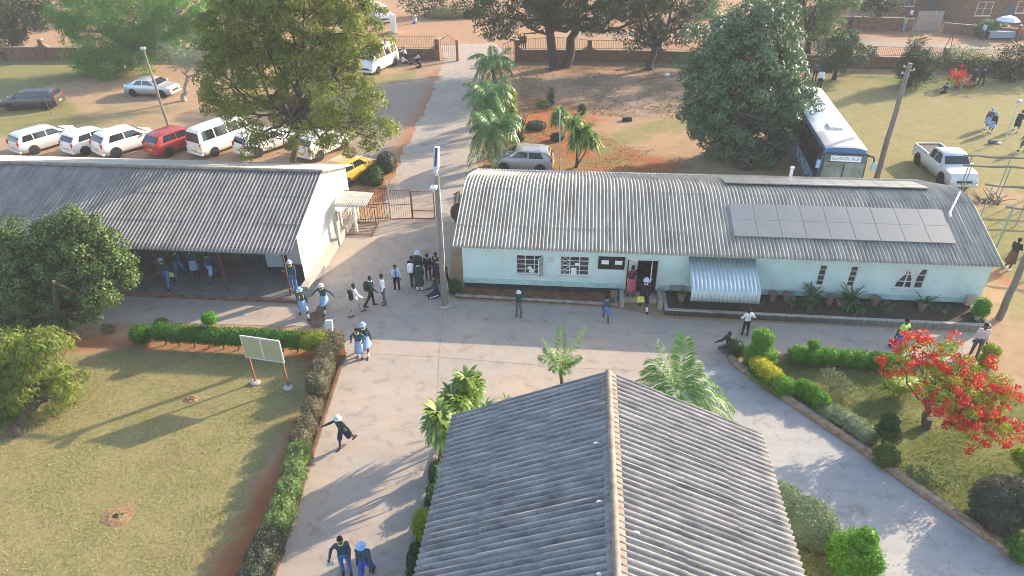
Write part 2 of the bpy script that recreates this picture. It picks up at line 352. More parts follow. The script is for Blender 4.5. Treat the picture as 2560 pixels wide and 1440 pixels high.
# ------------------------------------------------------------------ ground: one sheet to the horizon with grass / red soil / gravel laid by place
def inpoly(X, Y, poly):
    """signed distance, positive inside"""
    px = poly[:, 0]; py = poly[:, 1]; n = len(poly); ins = np.zeros(X.shape, bool); dmin = np.full(X.shape, 1e9)
    for i in range(n):
        x1, y1, x2, y2 = px[i], py[i], px[(i + 1) % n], py[(i + 1) % n]
        c = ((y1 > Y) != (y2 > Y)) & (X < (x2 - x1) * (Y - y1) / (y2 - y1 + 1e-12) + x1); ins ^= c
        dx, dy = x2 - x1, y2 - y1; t = np.clip(((X - x1) * dx + (Y - y1) * dy) / (dx * dx + dy * dy + 1e-9), 0, 1)
        dmin = np.minimum(dmin, np.hypot(X - x1 - t * dx, Y - y1 - t * dy))
    return np.where(ins, dmin, -dmin)
def pxpoly(pts): return np.array([G(x, y)[:2] for x, y in pts])
GRASS = [  # photo outline, amount, soft edge (m), green (0 dry .. 1 lush)
    ([(-900, 1900), (-300, 1000), (60, 890), (200, 880), (330, 872), (640, 880), (790, 892), (775, 960), (735, 1030), (690, 1110), (640, 1200), (590, 1290), (530, 1400), (380, 1900)], .78, .5, .2),
    ([(-500, 330), (-400, 130), (60, 140), (330, 175), (310, 200), (180, 200), (120, 215), (150, 240), (240, 300), (200, 330), (0, 340)], .8, 1.2, .55),
    ([(230, 255), (480, 262), (420, 320), (200, 330)], .38, 1.0, .35),
    ([(930, 188), (1030, 178), (1060, 190), (1030, 205), (940, 215)], .6, .6, .4),
    ([(1485, 372), (1545, 330), (1610, 305), (1720, 285), (1730, 320), (1640, 335), (1580, 365), (1510, 385)], .68, .8, .35),
    ([(1270, 340), (1330, 335), (1400, 370), (1440, 400), (1560, 380), (1600, 420), (1400, 430)], .40, .7, .4),
    ([(1990, 200), (2130, 178), (2420, 195), (2700, 205), (2700, 480), (2000, 480)], .80, 1.5, .28),
    ([(2090, 185), (2300, 200), (2420, 210), (2440, 225), (2290, 225), (2200, 205)], .9, .8, .95),
    ([(2440, 520), (2700, 480), (2900, 700), (2640, 760), (2530, 700), (2470, 650)], .75, 1., .5),
    ([(2480, 740), (2560, 700), (2700, 760), (2620, 830), (2500, 800)], .5, .8, .45),
    ([(1850, 880), (1930, 895), (2230, 905), (2420, 905), (2520, 960), (2590, 1000), (2900, 1200), (2900, 1600), (2560, 1395), (2170, 1130), (1880, 935)], .93, .4, .85),
    ([(1935, 1250), (2000, 1310), (2090, 1390), (2160, 1480), (2000, 1700), (1900, 1500)], .9, .25, .5),
]
RED = [
    ([(-600, 900), (180, 850), (330, 840), (820, 850), (870, 870), (850, 950), (760, 1200), (640, 1600), (420, 1600), (600, 1270), (700, 1090), (770, 970), (700, 885), (330, 872), (60, 892), (-300, 1010)], .95, .5),
    ([(1270, 300), (1380, 230), (1500, 300), (1480, 340), (1600, 380), (1700, 400), (1730, 440), (1200, 440), (1240, 380)], 1.0, 1.0),
    ([(1200, 150), (1500, 150), (1750, 200), (1730, 300), (1290, 320), (1200, 250)], .35, 2.0),
    ([(1085, 175), (1160, 175), (1110, 230), (1070, 320), (1000, 430), (950, 450), (1000, 330), (1050, 250)], .75, .9),
    ([(2380, 280), (2560, 320), (2700, 400), (2640, 470), (2500, 400), (2400, 330)], .45, 1.5),
    ([(2440, 640), (2560, 620), (2600, 720), (2500, 720), (2460, 690)], .7, .7),
    ([(900, 470), (975, 440), (985, 380), (1010, 380), (990, 470), (965, 520), (900, 500)], .6, .4),
    ([(870, 880), (900, 900), (720, 1440), (620, 1700), (500, 1700), (700, 1440), (770, 1200)], .9, .3),
    ([(-800, -60), (3400, -60), (3400, 180), (2560, 150), (1100, 130), (-800, 140)], .22, 3.0),
]
GRAV = [
    ([(880, 430), (860, 330), (940, 215), (1010, 195), (1085, 200), (1050, 270), (1000, 350), (960, 430)], .75, .8),
    ([(1400, 88), (1700, 95), (2130, 112), (2560, 136), (2900, 150), (2900, 128), (2560, 118), (2130, 96), (1600, 78)], .9, 1.2),
    ([(1300, 190), (1720, 180), (1740, 290), (1600, 300), (1400, 250)], .45, 2.0),
]
xs = np.concatenate([[-420, -250, -150, -100, -80], np.arange(-66, 66, .36), [70, 80, 100, 150, 250, 420]])
ys = [-60, -20, 2]; s_ = .3
while ys[-1] < 112: ys.append(ys[-1] + s_); s_ = .3 if ys[-1] < 36 else min(1.0, s_ * 1.012)
ys = np.array(ys + [130, 170, 250, 420, 700])
GX, GY = np.meshgrid(xs, ys); nzf = lambda a, b, c: np.sin(GX * a + 1.3 * np.sin(GY * b)) * np.cos(GY * c + 1.1 * np.sin(GX * b * .8))
jit = (nzf(.9, .7, 1.1) * .5 + nzf(2.3, 1.7, 2.0) * .3 + RNG.normal(size=GX.shape) * .22)
def field(lst, two=False):
    out = np.zeros(GX.shape); gr = np.full(GX.shape, .3)
    for e in lst:
        d = inpoly(GX, GY, pxpoly(e[0])) + jit * e[2]; w = np.clip(d / e[2] * .5 + .5, 0, 1); w = w * w * (3 - 2 * w)
        out = np.maximum(out, w * e[1])
        if two: gr = gr * (1 - w) + e[3] * w
    return out, gr
g_grass, g_green = field(GRASS, True); g_red, _ = field(RED); g_grav, _ = field(GRAV)
GZ = np.zeros(GX.shape); 
gv = np.stack([GX, GY, GZ], -1).reshape(-1, 3); nx, ny = len(xs), len(ys)
ii, jj = np.meshgrid(np.arange(nx - 1), np.arange(ny - 1)); a0 = (jj * nx + ii).ravel()
ground = np_mesh('ground', gv, np.stack([a0, a0 + 1, a0 + nx + 1, a0 + nx], 1), None); tag(ground, kind='structure')
for nm, arr in (('grass', g_grass), ('red', g_red), ('gravel', g_grav), ('green', g_green)):
    a = ground.data.attributes.new(nm, 'FLOAT', 'POINT'); a.data.foreach_set('value', arr.ravel().astype(np.float32))
def ground_mat():
    m, nt, b = _nodes('ground_soil_grass'); N = nt.nodes; L = nt.links; tc = N.new("ShaderNodeTexCoord")
    def noise(sc, det=6, rough=.65):
        n = N.new("ShaderNodeTexNoise"); n.inputs['Scale'].default_value = sc; n.inputs['Detail'].default_value = det; n.inputs['Roughness'].default_value = rough; L.new(tc.outputs['Object'], n.inputs['Vector']); return n.outputs['Fac']
    def ramp(f, els):
        r = N.new("ShaderNodeValToRGB"); L.new(f, r.inputs[0]); e = r.color_ramp.elements
        for i, (p, c) in enumerate(els):
            q = e[i] if i < 2 else e.new(p); q.position = p; q.color = (*c, 1)
        return r.outputs[0]
    def attr(n): a = N.new("ShaderNodeAttribute"); a.attribute_name = n; return a.outputs['Fac']
    def mixc(f, a, b_):
        x = N.new("ShaderNodeMix"); x.data_type = 'RGBA'; L.new(f, x.inputs[0]); L.new(a, x.inputs[6]); L.new(b_, x.inputs[7]); return x.outputs[2]
    def math_(op, a, b_, clamp=False):
        x = N.new("ShaderNodeMath"); x.operation = op; x.use_clamp = clamp
        for i, q in enumerate((a, b_)):
            if isinstance(q, (int, float)): x.inputs[i].default_value = q
            else: L.new(q, x.inputs[i])
        return x.outputs[0]
    nb, nm, nf, ng = noise(.22), noise(1.3), noise(9), noise(28, 8, .75)
    tan = ramp(nm, [(.3, (.30, .195, .115)), (.7, (.43, .30, .19))]); red = ramp(nm, [(.28, (.25, .078, .03)), (.72, (.42, .165, .07))])
    grv = ramp(nf, [(.3, (.25, .215, .175)), (.7, (.36, .315, .265))])
    dry = ramp(nf, [(.25, (.19, .15, .066)), (.5, (.28, .235, .11)), (.78, (.38, .325, .16))]); grn = ramp(nf, [(.25, (.075, .095, .028)), (.5, (.15, .165, .05)), (.8, (.25, .245, .085))])
    gr_f = math_('ADD', math_('MULTIPLY', math_('SUBTRACT', nm, .5), 1.6), attr('green'), True)
    gcol = mixc(gr_f, dry, grn)
    base = mixc(math_('ADD', math_('MULTIPLY', math_('SUBTRACT', nm, .5), 1.2), attr('red'), True), tan, red)
    g2 = N.new("ShaderNodeMath"); g2.operation = 'MULTIPLY'; g2.use_clamp = True
    base = mixc(attr('gravel'), base, grv)
    # grass breaks up into tufts where thin
    t = math_('ADD', math_('MULTIPLY', math_('SUBTRACT', ng, .5), 2.6), math_('MULTIPLY', math_('SUBTRACT', nb, .5), 1.6)); t = math_('ADD', t, math_('MULTIPLY', math_('SUBTRACT', noise(.75), .5), 2.8))
    t = math_('ADD', t, math_('MULTIPLY', math_('SUBTRACT', attr('grass'), .42), 1.9)); t = math_('ADD', t, .5, True)
    t = math_('MULTIPLY', t, math_('GREATER_THAN', attr('grass'), .02))
    col = mixc(t, base, gcol)
    spk = ramp(ng, [(.32, (.62, .62, .62)), (.5, (1, 1, 1)), ]); mm = N.new("ShaderNodeMix"); mm.data_type = 'RGBA'; mm.blend_type = 'MULTIPLY'; mm.inputs[0].default_value = .8
    L.new(col, mm.inputs[6]); L.new(spk, mm.inputs[7]); L.new(mm.outputs[2], b.inputs['Base Color'])
    b.inputs['Roughness'].default_value = .95; b.inputs['Specular IOR Level'].default_value = .1
    bp = N.new("ShaderNodeBump"); bp.inputs['Strength'].default_value = .55; bp.inputs['Distance'].default_value = .06; L.new(ng, bp.inputs['Height']); L.new(bp.outputs[0], b.inputs['Normal'])
    return m
ground.data.materials.append(ground_mat())
def pave_mat(nm='worn_concrete_paving', ca=(.355, .32, .285), cb=(.43, .35, .28)):
    m, nt, b = _nodes(nm); N = nt.nodes; L = nt.links; tc = N.new("ShaderNodeTexCoord")
    mp = N.new("ShaderNodeMapping"); mp.inputs['Rotation'].default_value = (0, 0, -ANG); L.new(tc.outputs['Object'], mp.inputs[0])
    def noise(sc, det, stretch=None):
        n = N.new("ShaderNodeTexNoise"); n.inputs['Scale'].default_value = sc; n.inputs['Detail'].default_value = det; n.inputs['Roughness'].default_value = .7
        if stretch:
            q = N.new("ShaderNodeMapping"); q.inputs['Scale'].default_value = stretch; L.new(mp.outputs[0], q.inputs[0]); L.new(q.outputs[0], n.inputs['Vector'])
        else: L.new(mp.outputs[0], n.inputs['Vector'])
        return n.outputs['Fac']
    def ramp(f, els):
        r = N.new("ShaderNodeValToRGB"); L.new(f, r.inputs[0])
        for i, (p, c) in enumerate(els): q = r.color_ramp.elements[i]; q.position = p; q.color = (*c, 1)
        return r.outputs[0]
    a = ramp(noise(.35, 6), [(.35, ca), (.65, cb)]); s = ramp(noise(1.0, 5, (.35, 1.6, 1)), [(.3, (.88, .875, .87)), (.62, (1, 1, 1))])
    f = ramp(noise(30, 8), [(.25, (.80, .79, .78)), (.6, (1, 1, 1))]); st = ramp(noise(1.6, 9), [(.34, (.74, .72, .69)), (.47, (1, 1, 1))])
    def mul(x, y):
        q = N.new("ShaderNodeMix"); q.data_type = 'RGBA'; q.blend_type = 'MULTIPLY'; q.inputs[0].default_value = 1; L.new(x, q.inputs[6]); L.new(y, q.inputs[7]); return q.outputs[2]
    L.new(mul(mul(mul(a, s), f), st), b.inputs['Base Color']); b.inputs['Roughness'].default_value = .85; b.inputs['Specular IOR Level'].default_value = .25
    bp = N.new("ShaderNodeBump"); bp.inputs['Strength'].default_value = .3; bp.inputs['Distance'].default_value = .02; L.new(noise(14, 6), bp.inputs['Height']); L.new(bp.outputs[0], b.inputs['Normal'])
    return m
M_pave = pave_mat(); M_path = pave_mat('grey_path_paving', (.345, .345, .345), (.40, .385, .36))
def sheet(name, poly, z, mt, kind='structure'):
    mb = MB(); mb.add([(p[0], p[1], z) for p in poly], [tuple(range(len(poly)))]); o = mb.build(name, mt)
    if o.data.polygons[0].normal.z < 0: o.data.flip_normals()
    return tag(o, kind=kind)
yard = [(868, 540), (975, 550), (1085, 548), (1142, 556), (1128, 640), (1122, 700), (1146, 752), (1400, 764), (1560, 773), (1660, 796), (2060, 814), (2475, 834), (2440, 868), (2395, 900), (1955, 887), (1880, 868), (1835, 880), (1815, 895), (1832, 918), (1860, 936), (1935, 988), (2060, 1072), (2150, 1132), (2280, 1227), (2420, 1322), (2560, 1417), (2800, 1580), (2900, 1900), (2260, 1620), (2150, 1475), (2085, 1392), (2005, 1318), (1960, 1300), (1500, 2200), (450, 2200), (690, 1440), (865, 885), (850, 838), (820, 818), (600, 812), (400, 806), (250, 812), (120, 850), (-100, 880), (-300, 800), (-260, 690), (0, 690), (400, 660), (780, 680)]
sheet('paved_yard', [G(x, y)[:2] for x, y in yard], .008, M_pave)
sheet('path', [G(x, y)[:2] for x, y in [(1500, 1150), (1590, 985), (1650, 945), (1735, 925), (1806, 908), (1832, 920), (1860, 938), (1935, 990), (2060, 1074), (2150, 1134), (2280, 1229), (2420, 1324), (2560, 1419), (2790, 1580), (2890, 1890), (2262, 1616), (2152, 1472), (2087, 1390), (2007, 1316), (1960, 1298), (1900, 1300)]], .012, M_path)
road = [(1142, 557), (1086, 549), (976, 551), (962, 505), (975, 455), (1000, 400), (1030, 340), (1058, 280), (1082, 228), (1098, 185), (1112, 150), (1100, 110), (1240, 108), (1282, 150), (1240, 165), (1195, 200), (1180, 250), (1192, 320), (1200, 380), (1195, 425), (1160, 470), (1150, 520)]
def rough(poly, amp=.12, step=.6):
    out = []
    for i in range(len(poly)):
        a, b = np.array(poly[i]), np.array(poly[(i + 1) % len(poly)]); n = max(1, int(np.linalg.norm(b - a) / step))
        for k in range(n): out.append(a + (b - a) * k / n + RNG.normal(size=2) * amp * (k > 0))
    return out
sheet('road', rough([G(x, y)[:2] for x, y in road]), .004, M_pave)
sheet('stain', rough([G(x, y)[:2] for x, y in [(770, 785), (790, 778), (793, 765), (808, 762), (815, 778), (812, 800), (806, 818), (785, 822), (768, 805)]], .03, .2), .012, mat('rusty_mud', (.13, .085, .06), .9, .3, 4))
# joints between the slabs of the yard
mb = MB()
for a, b in (((1098, 890), (1108, 770)), ((1098, 890), (1085, 1120)), ((890, 883), (1098, 893)), ((1098, 893), (1400, 918)), ((1400, 918), (1830, 940))):
    p, q = G(*a), G(*b); d = nrm((q - p)[:2]); s = np.array([-d[1], d[0]]) * .012; mb.add([(p[0] - s[0], p[1] - s[1], .0122), (q[0] - s[0], q[1] - s[1], .0122), (q[0] + s[0], q[1] + s[1], .0122), (p[0] + s[0], p[1] + s[1], .0122)], [(0, 1, 2, 3)])
for k in range(13):   # hairline cracks
    x0, y0 = [(940, 1000), (900, 1250), (1000, 800), (1250, 830), (600, 780), (1050, 640), (1900, 1020), (2150, 1230), (2300, 1350), (2100, 850), (1400, 880), (980, 700), (1000, 1120)][k % 13]; p = G(x0, y0)[:2] + RNG.normal(size=2) * 1.2; a = RNG.random() * 6.28
    for _ in range(9):
        a += RNG.normal() * .8; q = p + np.array([math.cos(a), math.sin(a)]) * .2; s = np.array([-math.sin(a), math.cos(a)]) * .0035; mb.add([(p[0] - s[0], p[1] - s[1], .0162), (q[0] - s[0], q[1] - s[1], .0162), (q[0] + s[0], q[1] + s[1], .0162), (p[0] + s[0], p[1] + s[1], .0162)], [(0, 1, 2, 3)]); p = q
tag(mb.build('paving_joints', mat('joint', (.25, .22, .19), .9)), kind='structure')
# ------------------------------------------------------------------ kerbs (structure of the paving)
def kerb(name, pts, w, h, mt, z=0., side=1):
    P = [G(x, y)[:2] for x, y in pts]; mb = MB(); n = len(P); vs = []
    for i, p in enumerate(P):
        d = nrm(P[min(i + 1, n - 1)] - P[max(i - 1, 0)]); s = np.array([-d[1], d[0]]) * w * side
        vs += [(p[0], p[1], z - .05), (p[0], p[1], z + h), (p[0] + s[0], p[1] + s[1], z + h), (p[0] + s[0], p[1] + s[1], z - .05)]
    fs = []
    for i in range(n - 1):
        for k in range(4): fs.append((4 * i + k, 4 * i + (k + 1) % 4, 4 * i + 4 + (k + 1) % 4, 4 * i + 4 + k))
    fs += [(0, 3, 2, 1), (4 * n - 4, 4 * n - 3, 4 * n - 2, 4 * n - 1)]; mb.add(vs, fs)
    return tag(mb.build(name, mt, bevel=.015), kind='structure')
M_bkerb = mat('brick_kerb', (.17, .10, .065), .9, .35, 5, .5, 22, col2=(.40, .31, .23), lo=.3, hi=.7)
kerb('garden_kerb', [(1950, 888), (1890, 870), (1845, 880), (1820, 896), (1834, 917), (1862, 935), (1937, 987), (2062, 1071), (2152, 1131), (2282, 1226), (2422, 1321), (2562, 1416), (2800, 1580)], .22, .2, M_bkerb)
kerb('path_kerb', [(868, 884), (838, 975), (797, 1105), (745, 1270), (692, 1438), (600, 1730)], .13, .11, mat('walk_kerb', (.13, .075, .05), .9, .35, 5, .4, 24), side=-1)
kerb('path_kerb', [(1090, 1120), (1062, 1215), (1030, 1350), (1000, 1480)], .14, .10, M_kerb)
kerb('garden_kerb', [(1960, 887), (2060, 892), (2200, 899), (2390, 908)], .16, .16, M_kerb, side=-1)
# ------------------------------------------------------------------ corrugated roofing
def corr(name, parent, mt, u0, u1, prof, pitch, amp, laps=(), swap=False, xf=None, seg=6):
    """sheet with waves across u; prof = [(v,z)] along the slope. swap: waves run along local y"""
    pr = np.array(prof, float); d = np.gradient(pr, axis=0); nv = nrm(np.stack([-d[:, 1], d[:, 0]], 1)); nv = np.where(nv[:, 1:2] < 0, -nv, nv)
    rows = []; nl = len(pr)
    lp = sorted(set(int(l) for l in laps)); bounds = [0] + lp + [nl - 1]
    for k in range(len(bounds) - 1):
        a, b = bounds[k], bounds[k + 1]
        for i in range(a, b + 1):
            t = (i - a) / max(1, b - a); rows.append((pr[i], nv[i], .011 * (1 - t) if k else 0., k))
    n = int((u1 - u0) / pitch * seg) + 1; uu = u0 + np.arange(n) * pitch / seg
    ph = np.cos(2 * np.pi * uu / pitch); sid = np.floor(uu / (pitch * 6)).astype(int); V = []
    sh = RNG.normal(size=(sid.max() - sid.min() + 2, len(bounds))) * .004
    for p, q, off, k in rows:
        h = amp * ph + off + sh[sid - sid.min(), k]; v = p[0] + q[0] * h; z = p[1] + q[1] * h
        V.append(np.stack([uu, v, z], 1) if not swap else np.stack([v, uu, z], 1))
    V = np.concatenate(V); nr = len(rows); i, j = np.meshgrid(np.arange(n - 1), np.arange(nr - 1)); a0 = (j * n + i).ravel()
    F = np.stack([a0, a0 + 1, a0 + n + 1, a0 + n], 1)
    if swap: F = F[:, ::-1]
    o = np_mesh(name, V, F, mt, parent, smooth=True)
    try: o.data.set_sharp_from_angle(angle=R_(60))
    except Exception: pass
    md = o.modifiers.new("s", 'SOLIDIFY'); md.thickness = .012; md.offset = -1
    return o
def wall_holes(u0, u1, z0, z1, v, th, holes, us=1):
    """wall in the plane v (front) to v+th, with rectangular openings and their reveals"""
    mb = MB(); U = sorted({u0, u1, *[h[0] for h in holes], *[h[1] for h in holes]}); Z = sorted({z0, z1, *[h[2] for h in holes], *[h[3] for h in holes]})
    inh = lambda u, z: any(h[0] < u < h[1] and h[2] < z < h[3] for h in holes)
    for a, b in zip(U, U[1:]):
        for c, d in zip(Z, Z[1:]):
            if inh((a + b) / 2, (c + d) / 2): continue
            mb.add([(a, v, c), (b, v, c), (b, v, d), (a, v, d)], [(0, 1, 2, 3)]); mb.add([(a, v + th, c), (b, v + th, c), (b, v + th, d), (a, v + th, d)], [(3, 2, 1, 0)])
    for a, b, c, d in list(holes):
        for p, q in (((a, c), (b, c)), ((b, c), (b, d)), ((b, d), (a, d)), ((a, d), (a, c))): mb.add([(p[0], v, p[1]), (q[0], v, q[1]), (q[0], v + th, q[1]), (p[0], v + th, p[1])], [(0, 1, 2, 3)])
    for p, q in (((u0, z0), (u1, z0)), ((u1, z0), (u1, z1)), ((u1, z1), (u0, z1)), ((u0, z1), (u0, z0))): mb.add([(p[0], v, p[1]), (q[0], v, q[1]), (q[0], v + th, q[1]), (p[0], v + th, p[1])], [(3, 2, 1, 0)])
    return mb
def window(par, u, z, w, h, cols, rows, v=0., fr=.045, mt=None, pane=None, open_last=False, sill=True):
    """steel casement: frame bars; sub-parts pane and sill"""
    mb = MB(); y = v + .03
    for x in (u + fr / 2, u + w - fr / 2): mb.box((x, y, z + h / 2), (fr, .07, h))
    for zz in (z + fr / 2, z + h - fr / 2): mb.box((u + w / 2, y, zz), (w - 2 * fr, .066, fr))
    for i, c in enumerate(cols): mb.box((u + c * w, y, z + h / 2), (fr * .9, .062, h - 2 * fr))
    for i in range(1, rows): mb.box((u + w / 2, y, z + h * i / rows), (w - 2 * fr, .05, fr * .55))
    f = mb.build('window', mt or M_framew, par)
    MB().box((u + w / 2, v + .075, z + h / 2), (w - .01, .012, h - .01)).build('pane', pane or M_glass, f)
    if sill: MB().box((u + w / 2, v - .03, z - .03), (w + .12, .14, .055)).build('sill', M_framew, f, bevel=.008)
    if open_last:
        mb = MB(); a = R_(-62); x0 = u + w - .02; cw = w * .33; c = math.cos(a); s = math.sin(a)
        def pt(t, zz): return (x0 - cw * t * c, v + .0 + cw * t * s - .01, zz)
        for t in (0, 1): mb.tube([pt(t, z), pt(t, z + h)], .022, 6)
        for k in range(rows + 1): mb.tube([pt(0, z + h * k / rows), pt(1, z + h * k / rows)], .016 if 0 < k < rows else .022, 6)
        cs = mb.build('casement', M_framew, f); 
        MB().add([pt(.03, z + .02), pt(.97, z + .02), pt(.97, z + h - .02), pt(.03, z + h - .02)], [(0, 1, 2, 3)]).build('glass', mat('casement_glass', (.25, .30, .31), .2, .1, 2, spec=.6), par, solid=.006)
    return f
# ------------------------------------------------------------------ aqua office block
blue = thing('office_building', 'long aqua blue office block with a vaulted corrugated grey roof', 'building', W(0, 0), ANG)
LB, DB = 22.5, 7.95
holes = [(2.43, 3.67, .93, 1.93), (4.40, 5.70, .95, 1.95), (7.31, 8.76, .30, 1.93), (15.54, 15.89, .92, 1.97), (16.83, 17.18, .92, 1.97), (18.80, 20.02, .95, 1.96), (10.6, 11.5, .35, 1.95)]
wall_holes(0, LB, .35, 2.55, 0, .22, [h if h[2] > .35 else (h[0], h[1], .35, h[3]) for h in holes]).build('wall', M_aqua, blue)
vc, zr, hw = 3.97, 3.71, 4.42
def bz(v):
    d = abs(v - vc); return zr - .33 / 2.4 * d * d if d < 1.2 else zr - .198 - .33 * (d - 1.2)
prof = [(v, bz(v)) for v in np.linspace(-.45, 8.39, 49)]
for u in (.0, LB - .22):
    mb = MB(); pl = [(.22, .35)] + [(v, bz(v) - .05) for v in np.linspace(.22, DB, 15)] + [(DB, .35)]; n = len(pl)
    mb.add([(u, a, b) for a, b in pl] + [(u + .22, a, b) for a, b in pl], [tuple(range(n)), tuple(range(2 * n - 1, n - 1, -1))] + [(i, n + i, n + (i + 1) % n, (i + 1) % n) for i in range(n)]); mb.build('end_wall', M_aqua, blue)
MB().box((LB / 2, DB + .1, 1.45), (LB, .2, 2.2)).build('rear_wall', M_aqua, blue)
mb = MB(); mb.box((3.66, .14, .17), (7.26, .2, .36)); mb.box((15.64, .14, .17), (13.68, .2, .36)); mb.build('plinth', M_dark, blue)
MB().box((LB / 2, 4.1, .31), (LB - .3, DB - .4, .08)).build('floor', M_floor, blue)
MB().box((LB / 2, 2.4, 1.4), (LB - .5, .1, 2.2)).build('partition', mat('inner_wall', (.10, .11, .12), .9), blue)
corr('roof', blue, M_roofL, -.35, 22.72, prof, .165, .04, (7, 20, 33, 42))
mb = MB(); mb.box((3.655, -.0015, .49), (7.25, .012, .27)); mb.box((15.63, -.0015, .49), (13.66, .012, .27)); mb.build('dado', mat('aqua_dado', (.40, .61, .61), .7, .1, 1.2, speck=((3.5, (.95, .78, .66), .38, .55),)), blue)
MB().box((LB / 2, -.33, 2.44), (LB + .2, .03, .09)).build('fascia', M_timber, blue)
w = window(blue, 2.43, .93, 1.24, 1.0, (.333, .667), 4, .02, open_last=True)
mb = MB(); mb.lathe([(.0, 0), (.10, .05), (.12, .12), (.0, .22)], (3.05, .04, 1.13), 10, 1, .3); mb.box((3.12, .045, 1.09), (.2, .012, .2), ry=.3); mb.build('white_parcels', M_paper, w)
w = window(blue, 4.40, .95, 1.30, 1.0, (.333, .667), 4, .02)
mb = MB()
for k in range(5):
    for sx in (-1, 1):
        mb.tube([(4.62 - .17 * sx, .052, .98 + k * .19), (4.62 + .17 * sx, .052, .98 + k * .19 + .19)], .01, 4)
mb.build('burglar_grille', M_framew, w)
mb = MB()
for x, z, a, b in ((5.02, 1.22, .24, .22), (5.02, 1.03, .26, .13), (5.16, 1.50, .2, .16)): mb.box((x, .05, z), (a, .012, b))
mb.build('posted_papers', M_paper, w)
for u in (15.54, 16.83): window(blue, u, .92, .35, 1.05, (), 4, .02, fr=.04)
w = window(blue, 18.80, .95, 1.22, 1.01, (.36, .68), 3, .02)
M_curt = mat('curtain', (.62, .62, .66), .9, .2, 9, .5, 14, stretch=(5, 1, .5))
mb = MB(); fx = lambda u, a: (18.82 + u, .066, a)
mb.add([fx(0, 1.93), fx(.42, 1.93), fx(.33, 1.6), fx(.12, 1.28), fx(.06, .97), fx(0, .97)], [(0, 5, 4, 3, 2, 1)])
mb.add([fx(.42, 1.93), fx(1.02, 1.93), fx(.9, 1.7), fx(.84, 1.35), fx(.78, 1.0), fx(.72, 1.0), fx(.66, 1.4), fx(.52, 1.72)], [(0, 7, 6, 5, 4, 3, 2, 1)])
mb.build('curtain', M_curt, w)
# doorway: frame, two opened leaves, step
mb = MB()
for x in (7.34, 8.73): mb.box((x, .08, 1.12), (.06, .2, 1.62))
mb.box((8.03, .08, 1.90), (1.45, .2, .06)); dr = mb.build('door_frame', M_framew, blue)
for x, a, wd in ((7.62, 25, .42), (8.42, 82, .62)):
    d = MB().box((0, 0, .775), (wd, .045, 1.55)).build('door', M_framew, blue); d.location = (x, -.02 if a < 50 else -.16, .33); d.rotation_euler = (0, 0, R_(a))
    MB().box((wd * .3 * (1 if a < 50 else -1), -.05, .8), (.03, .07, .12)).build('handle', M_steel, d)
MB().box((8.03, -.32, .13), (1.42, .55, .25)).build('door_step', M_conc, blue, bevel=.015)
nb = MB().box((6.66, -.03, 1.69), (1.16, .06, .62)).build('notice_board', M_black, blue, bevel=.006)
mb = MB()
for x in (6.38, 6.97): mb.box((x, -.068, 1.74), (.32, .012, .2))
mb.build('notice', M_paper, nb)
MB().box((3.98, -.012, 1.72), (.24, .02, .28)).build('wall_plate', plain('faded_paper', (.55, .55, .58), .8), blue)
# hooped aqua awning
aw = [(-.02, 2.16), (-.5, 1.98), (-1.0, 1.79), (-1.42, 1.63), (-1.58, 1.55), (-1.68, 1.46), (-1.73, 1.34), (-1.755, 1.18), (-1.77, 1.0)]
corr('awning', blue, M_awn, 9.95, 12.80, aw[::-1], .17, .022)
mb = MB()
for x in (10.0, 12.75): mb.tube([(x, -.02, 2.05), (x, -1.5, 1.5), (x, -1.74, 1.02)], .018, 6); mb.tube([(x, 0, 1.1), (x, -1.6, 1.35)], .015, 6)
mb.build('awning_bracket', M_steel, blue)
mb = MB(); b0 = uvof(G(1997, 462, 3.2)); mb.lathe([(.075, 0), (.075, .62), (.10, .64), (.10, .70), (.0, .71)], (b0[0], 7.1, bz(7.1) - .05), 12); mb.build('vent_pipe', plain('pipe_white', (.75, .76, .78), .5), blue, smooth=True)
mb = MB(); mb.tube([(21.35, 2.35, bz(2.35) + .12), (22.35, 3.9, bz(3.9) + .09)], .045, 8); mb.tube([(21.3, 2.1, bz(2.1) + .14), (21.35, 2.4, bz(2.4) + .12)], .05, 8); mb.build('conduit', plain('pipe_white', (.75, .76, .78), .5), blue, smooth=True)
# solar arrays on the roof
def solar(label, u0, n, pw, v0, v1, lift):
    sa = thing('solar_array', label, 'solar panels', W(u0, v0, bz(v0)), ANG); z0, z1 = bz(v0) + lift, bz(v1) + lift; L = math.hypot(v1 - v0, z1 - z0); tl = math.atan2(z1 - z0, v1 - v0)
    b = bz(v0)
    for i in range(n):
        mb = MB().box(((i + .5) * pw, (v1 - v0) / 2, (z0 + z1) / 2 - b), (pw - .012, L, .035), rx=tl)
        fr = mb.build('panel_frame', M_alu, sa); mb = MB(); nv = Vector((0, -math.sin(tl), math.cos(tl))); dv = Vector((0, math.cos(tl), math.sin(tl)))
        for s in (-1, 1): mb.box(Vector(((i + .5) * pw, (v1 - v0) / 2, (z0 + z1) / 2 - b)) + nv * .019 + dv * (L * .25 * s), (pw - .035, L / 2 - .022, .008), rx=tl)
        mb.build('solar_panel', M_panel, fr)
    mb = MB()
    for t in (.2, .8): mb.box((n * pw / 2, (v1 - v0) * t, z0 + (z1 - z0) * t - b - .045), (n * pw, .05, .04), rx=tl)
    for i in range(0, n + 1, 2):
        for t in (.2, .8): mb.box((min(max(i * pw, .1), n * pw - .1), (v1 - v0) * t, (z0 + (z1 - z0) * t - b) / 1 - lift / 2 - .05), (.05, .05, lift))
    mb.build('mounting_rail', M_alu, sa)
solar('row of nine framed solar panels on the front roof slope of the aqua office', 11.88, 9, 1.02, .62, 2.55, .09)
solar('row of solar panels seen edge on along the roof crest of the aqua office', 11.95, 9, 1.02, 4.15, 5.75, .14)
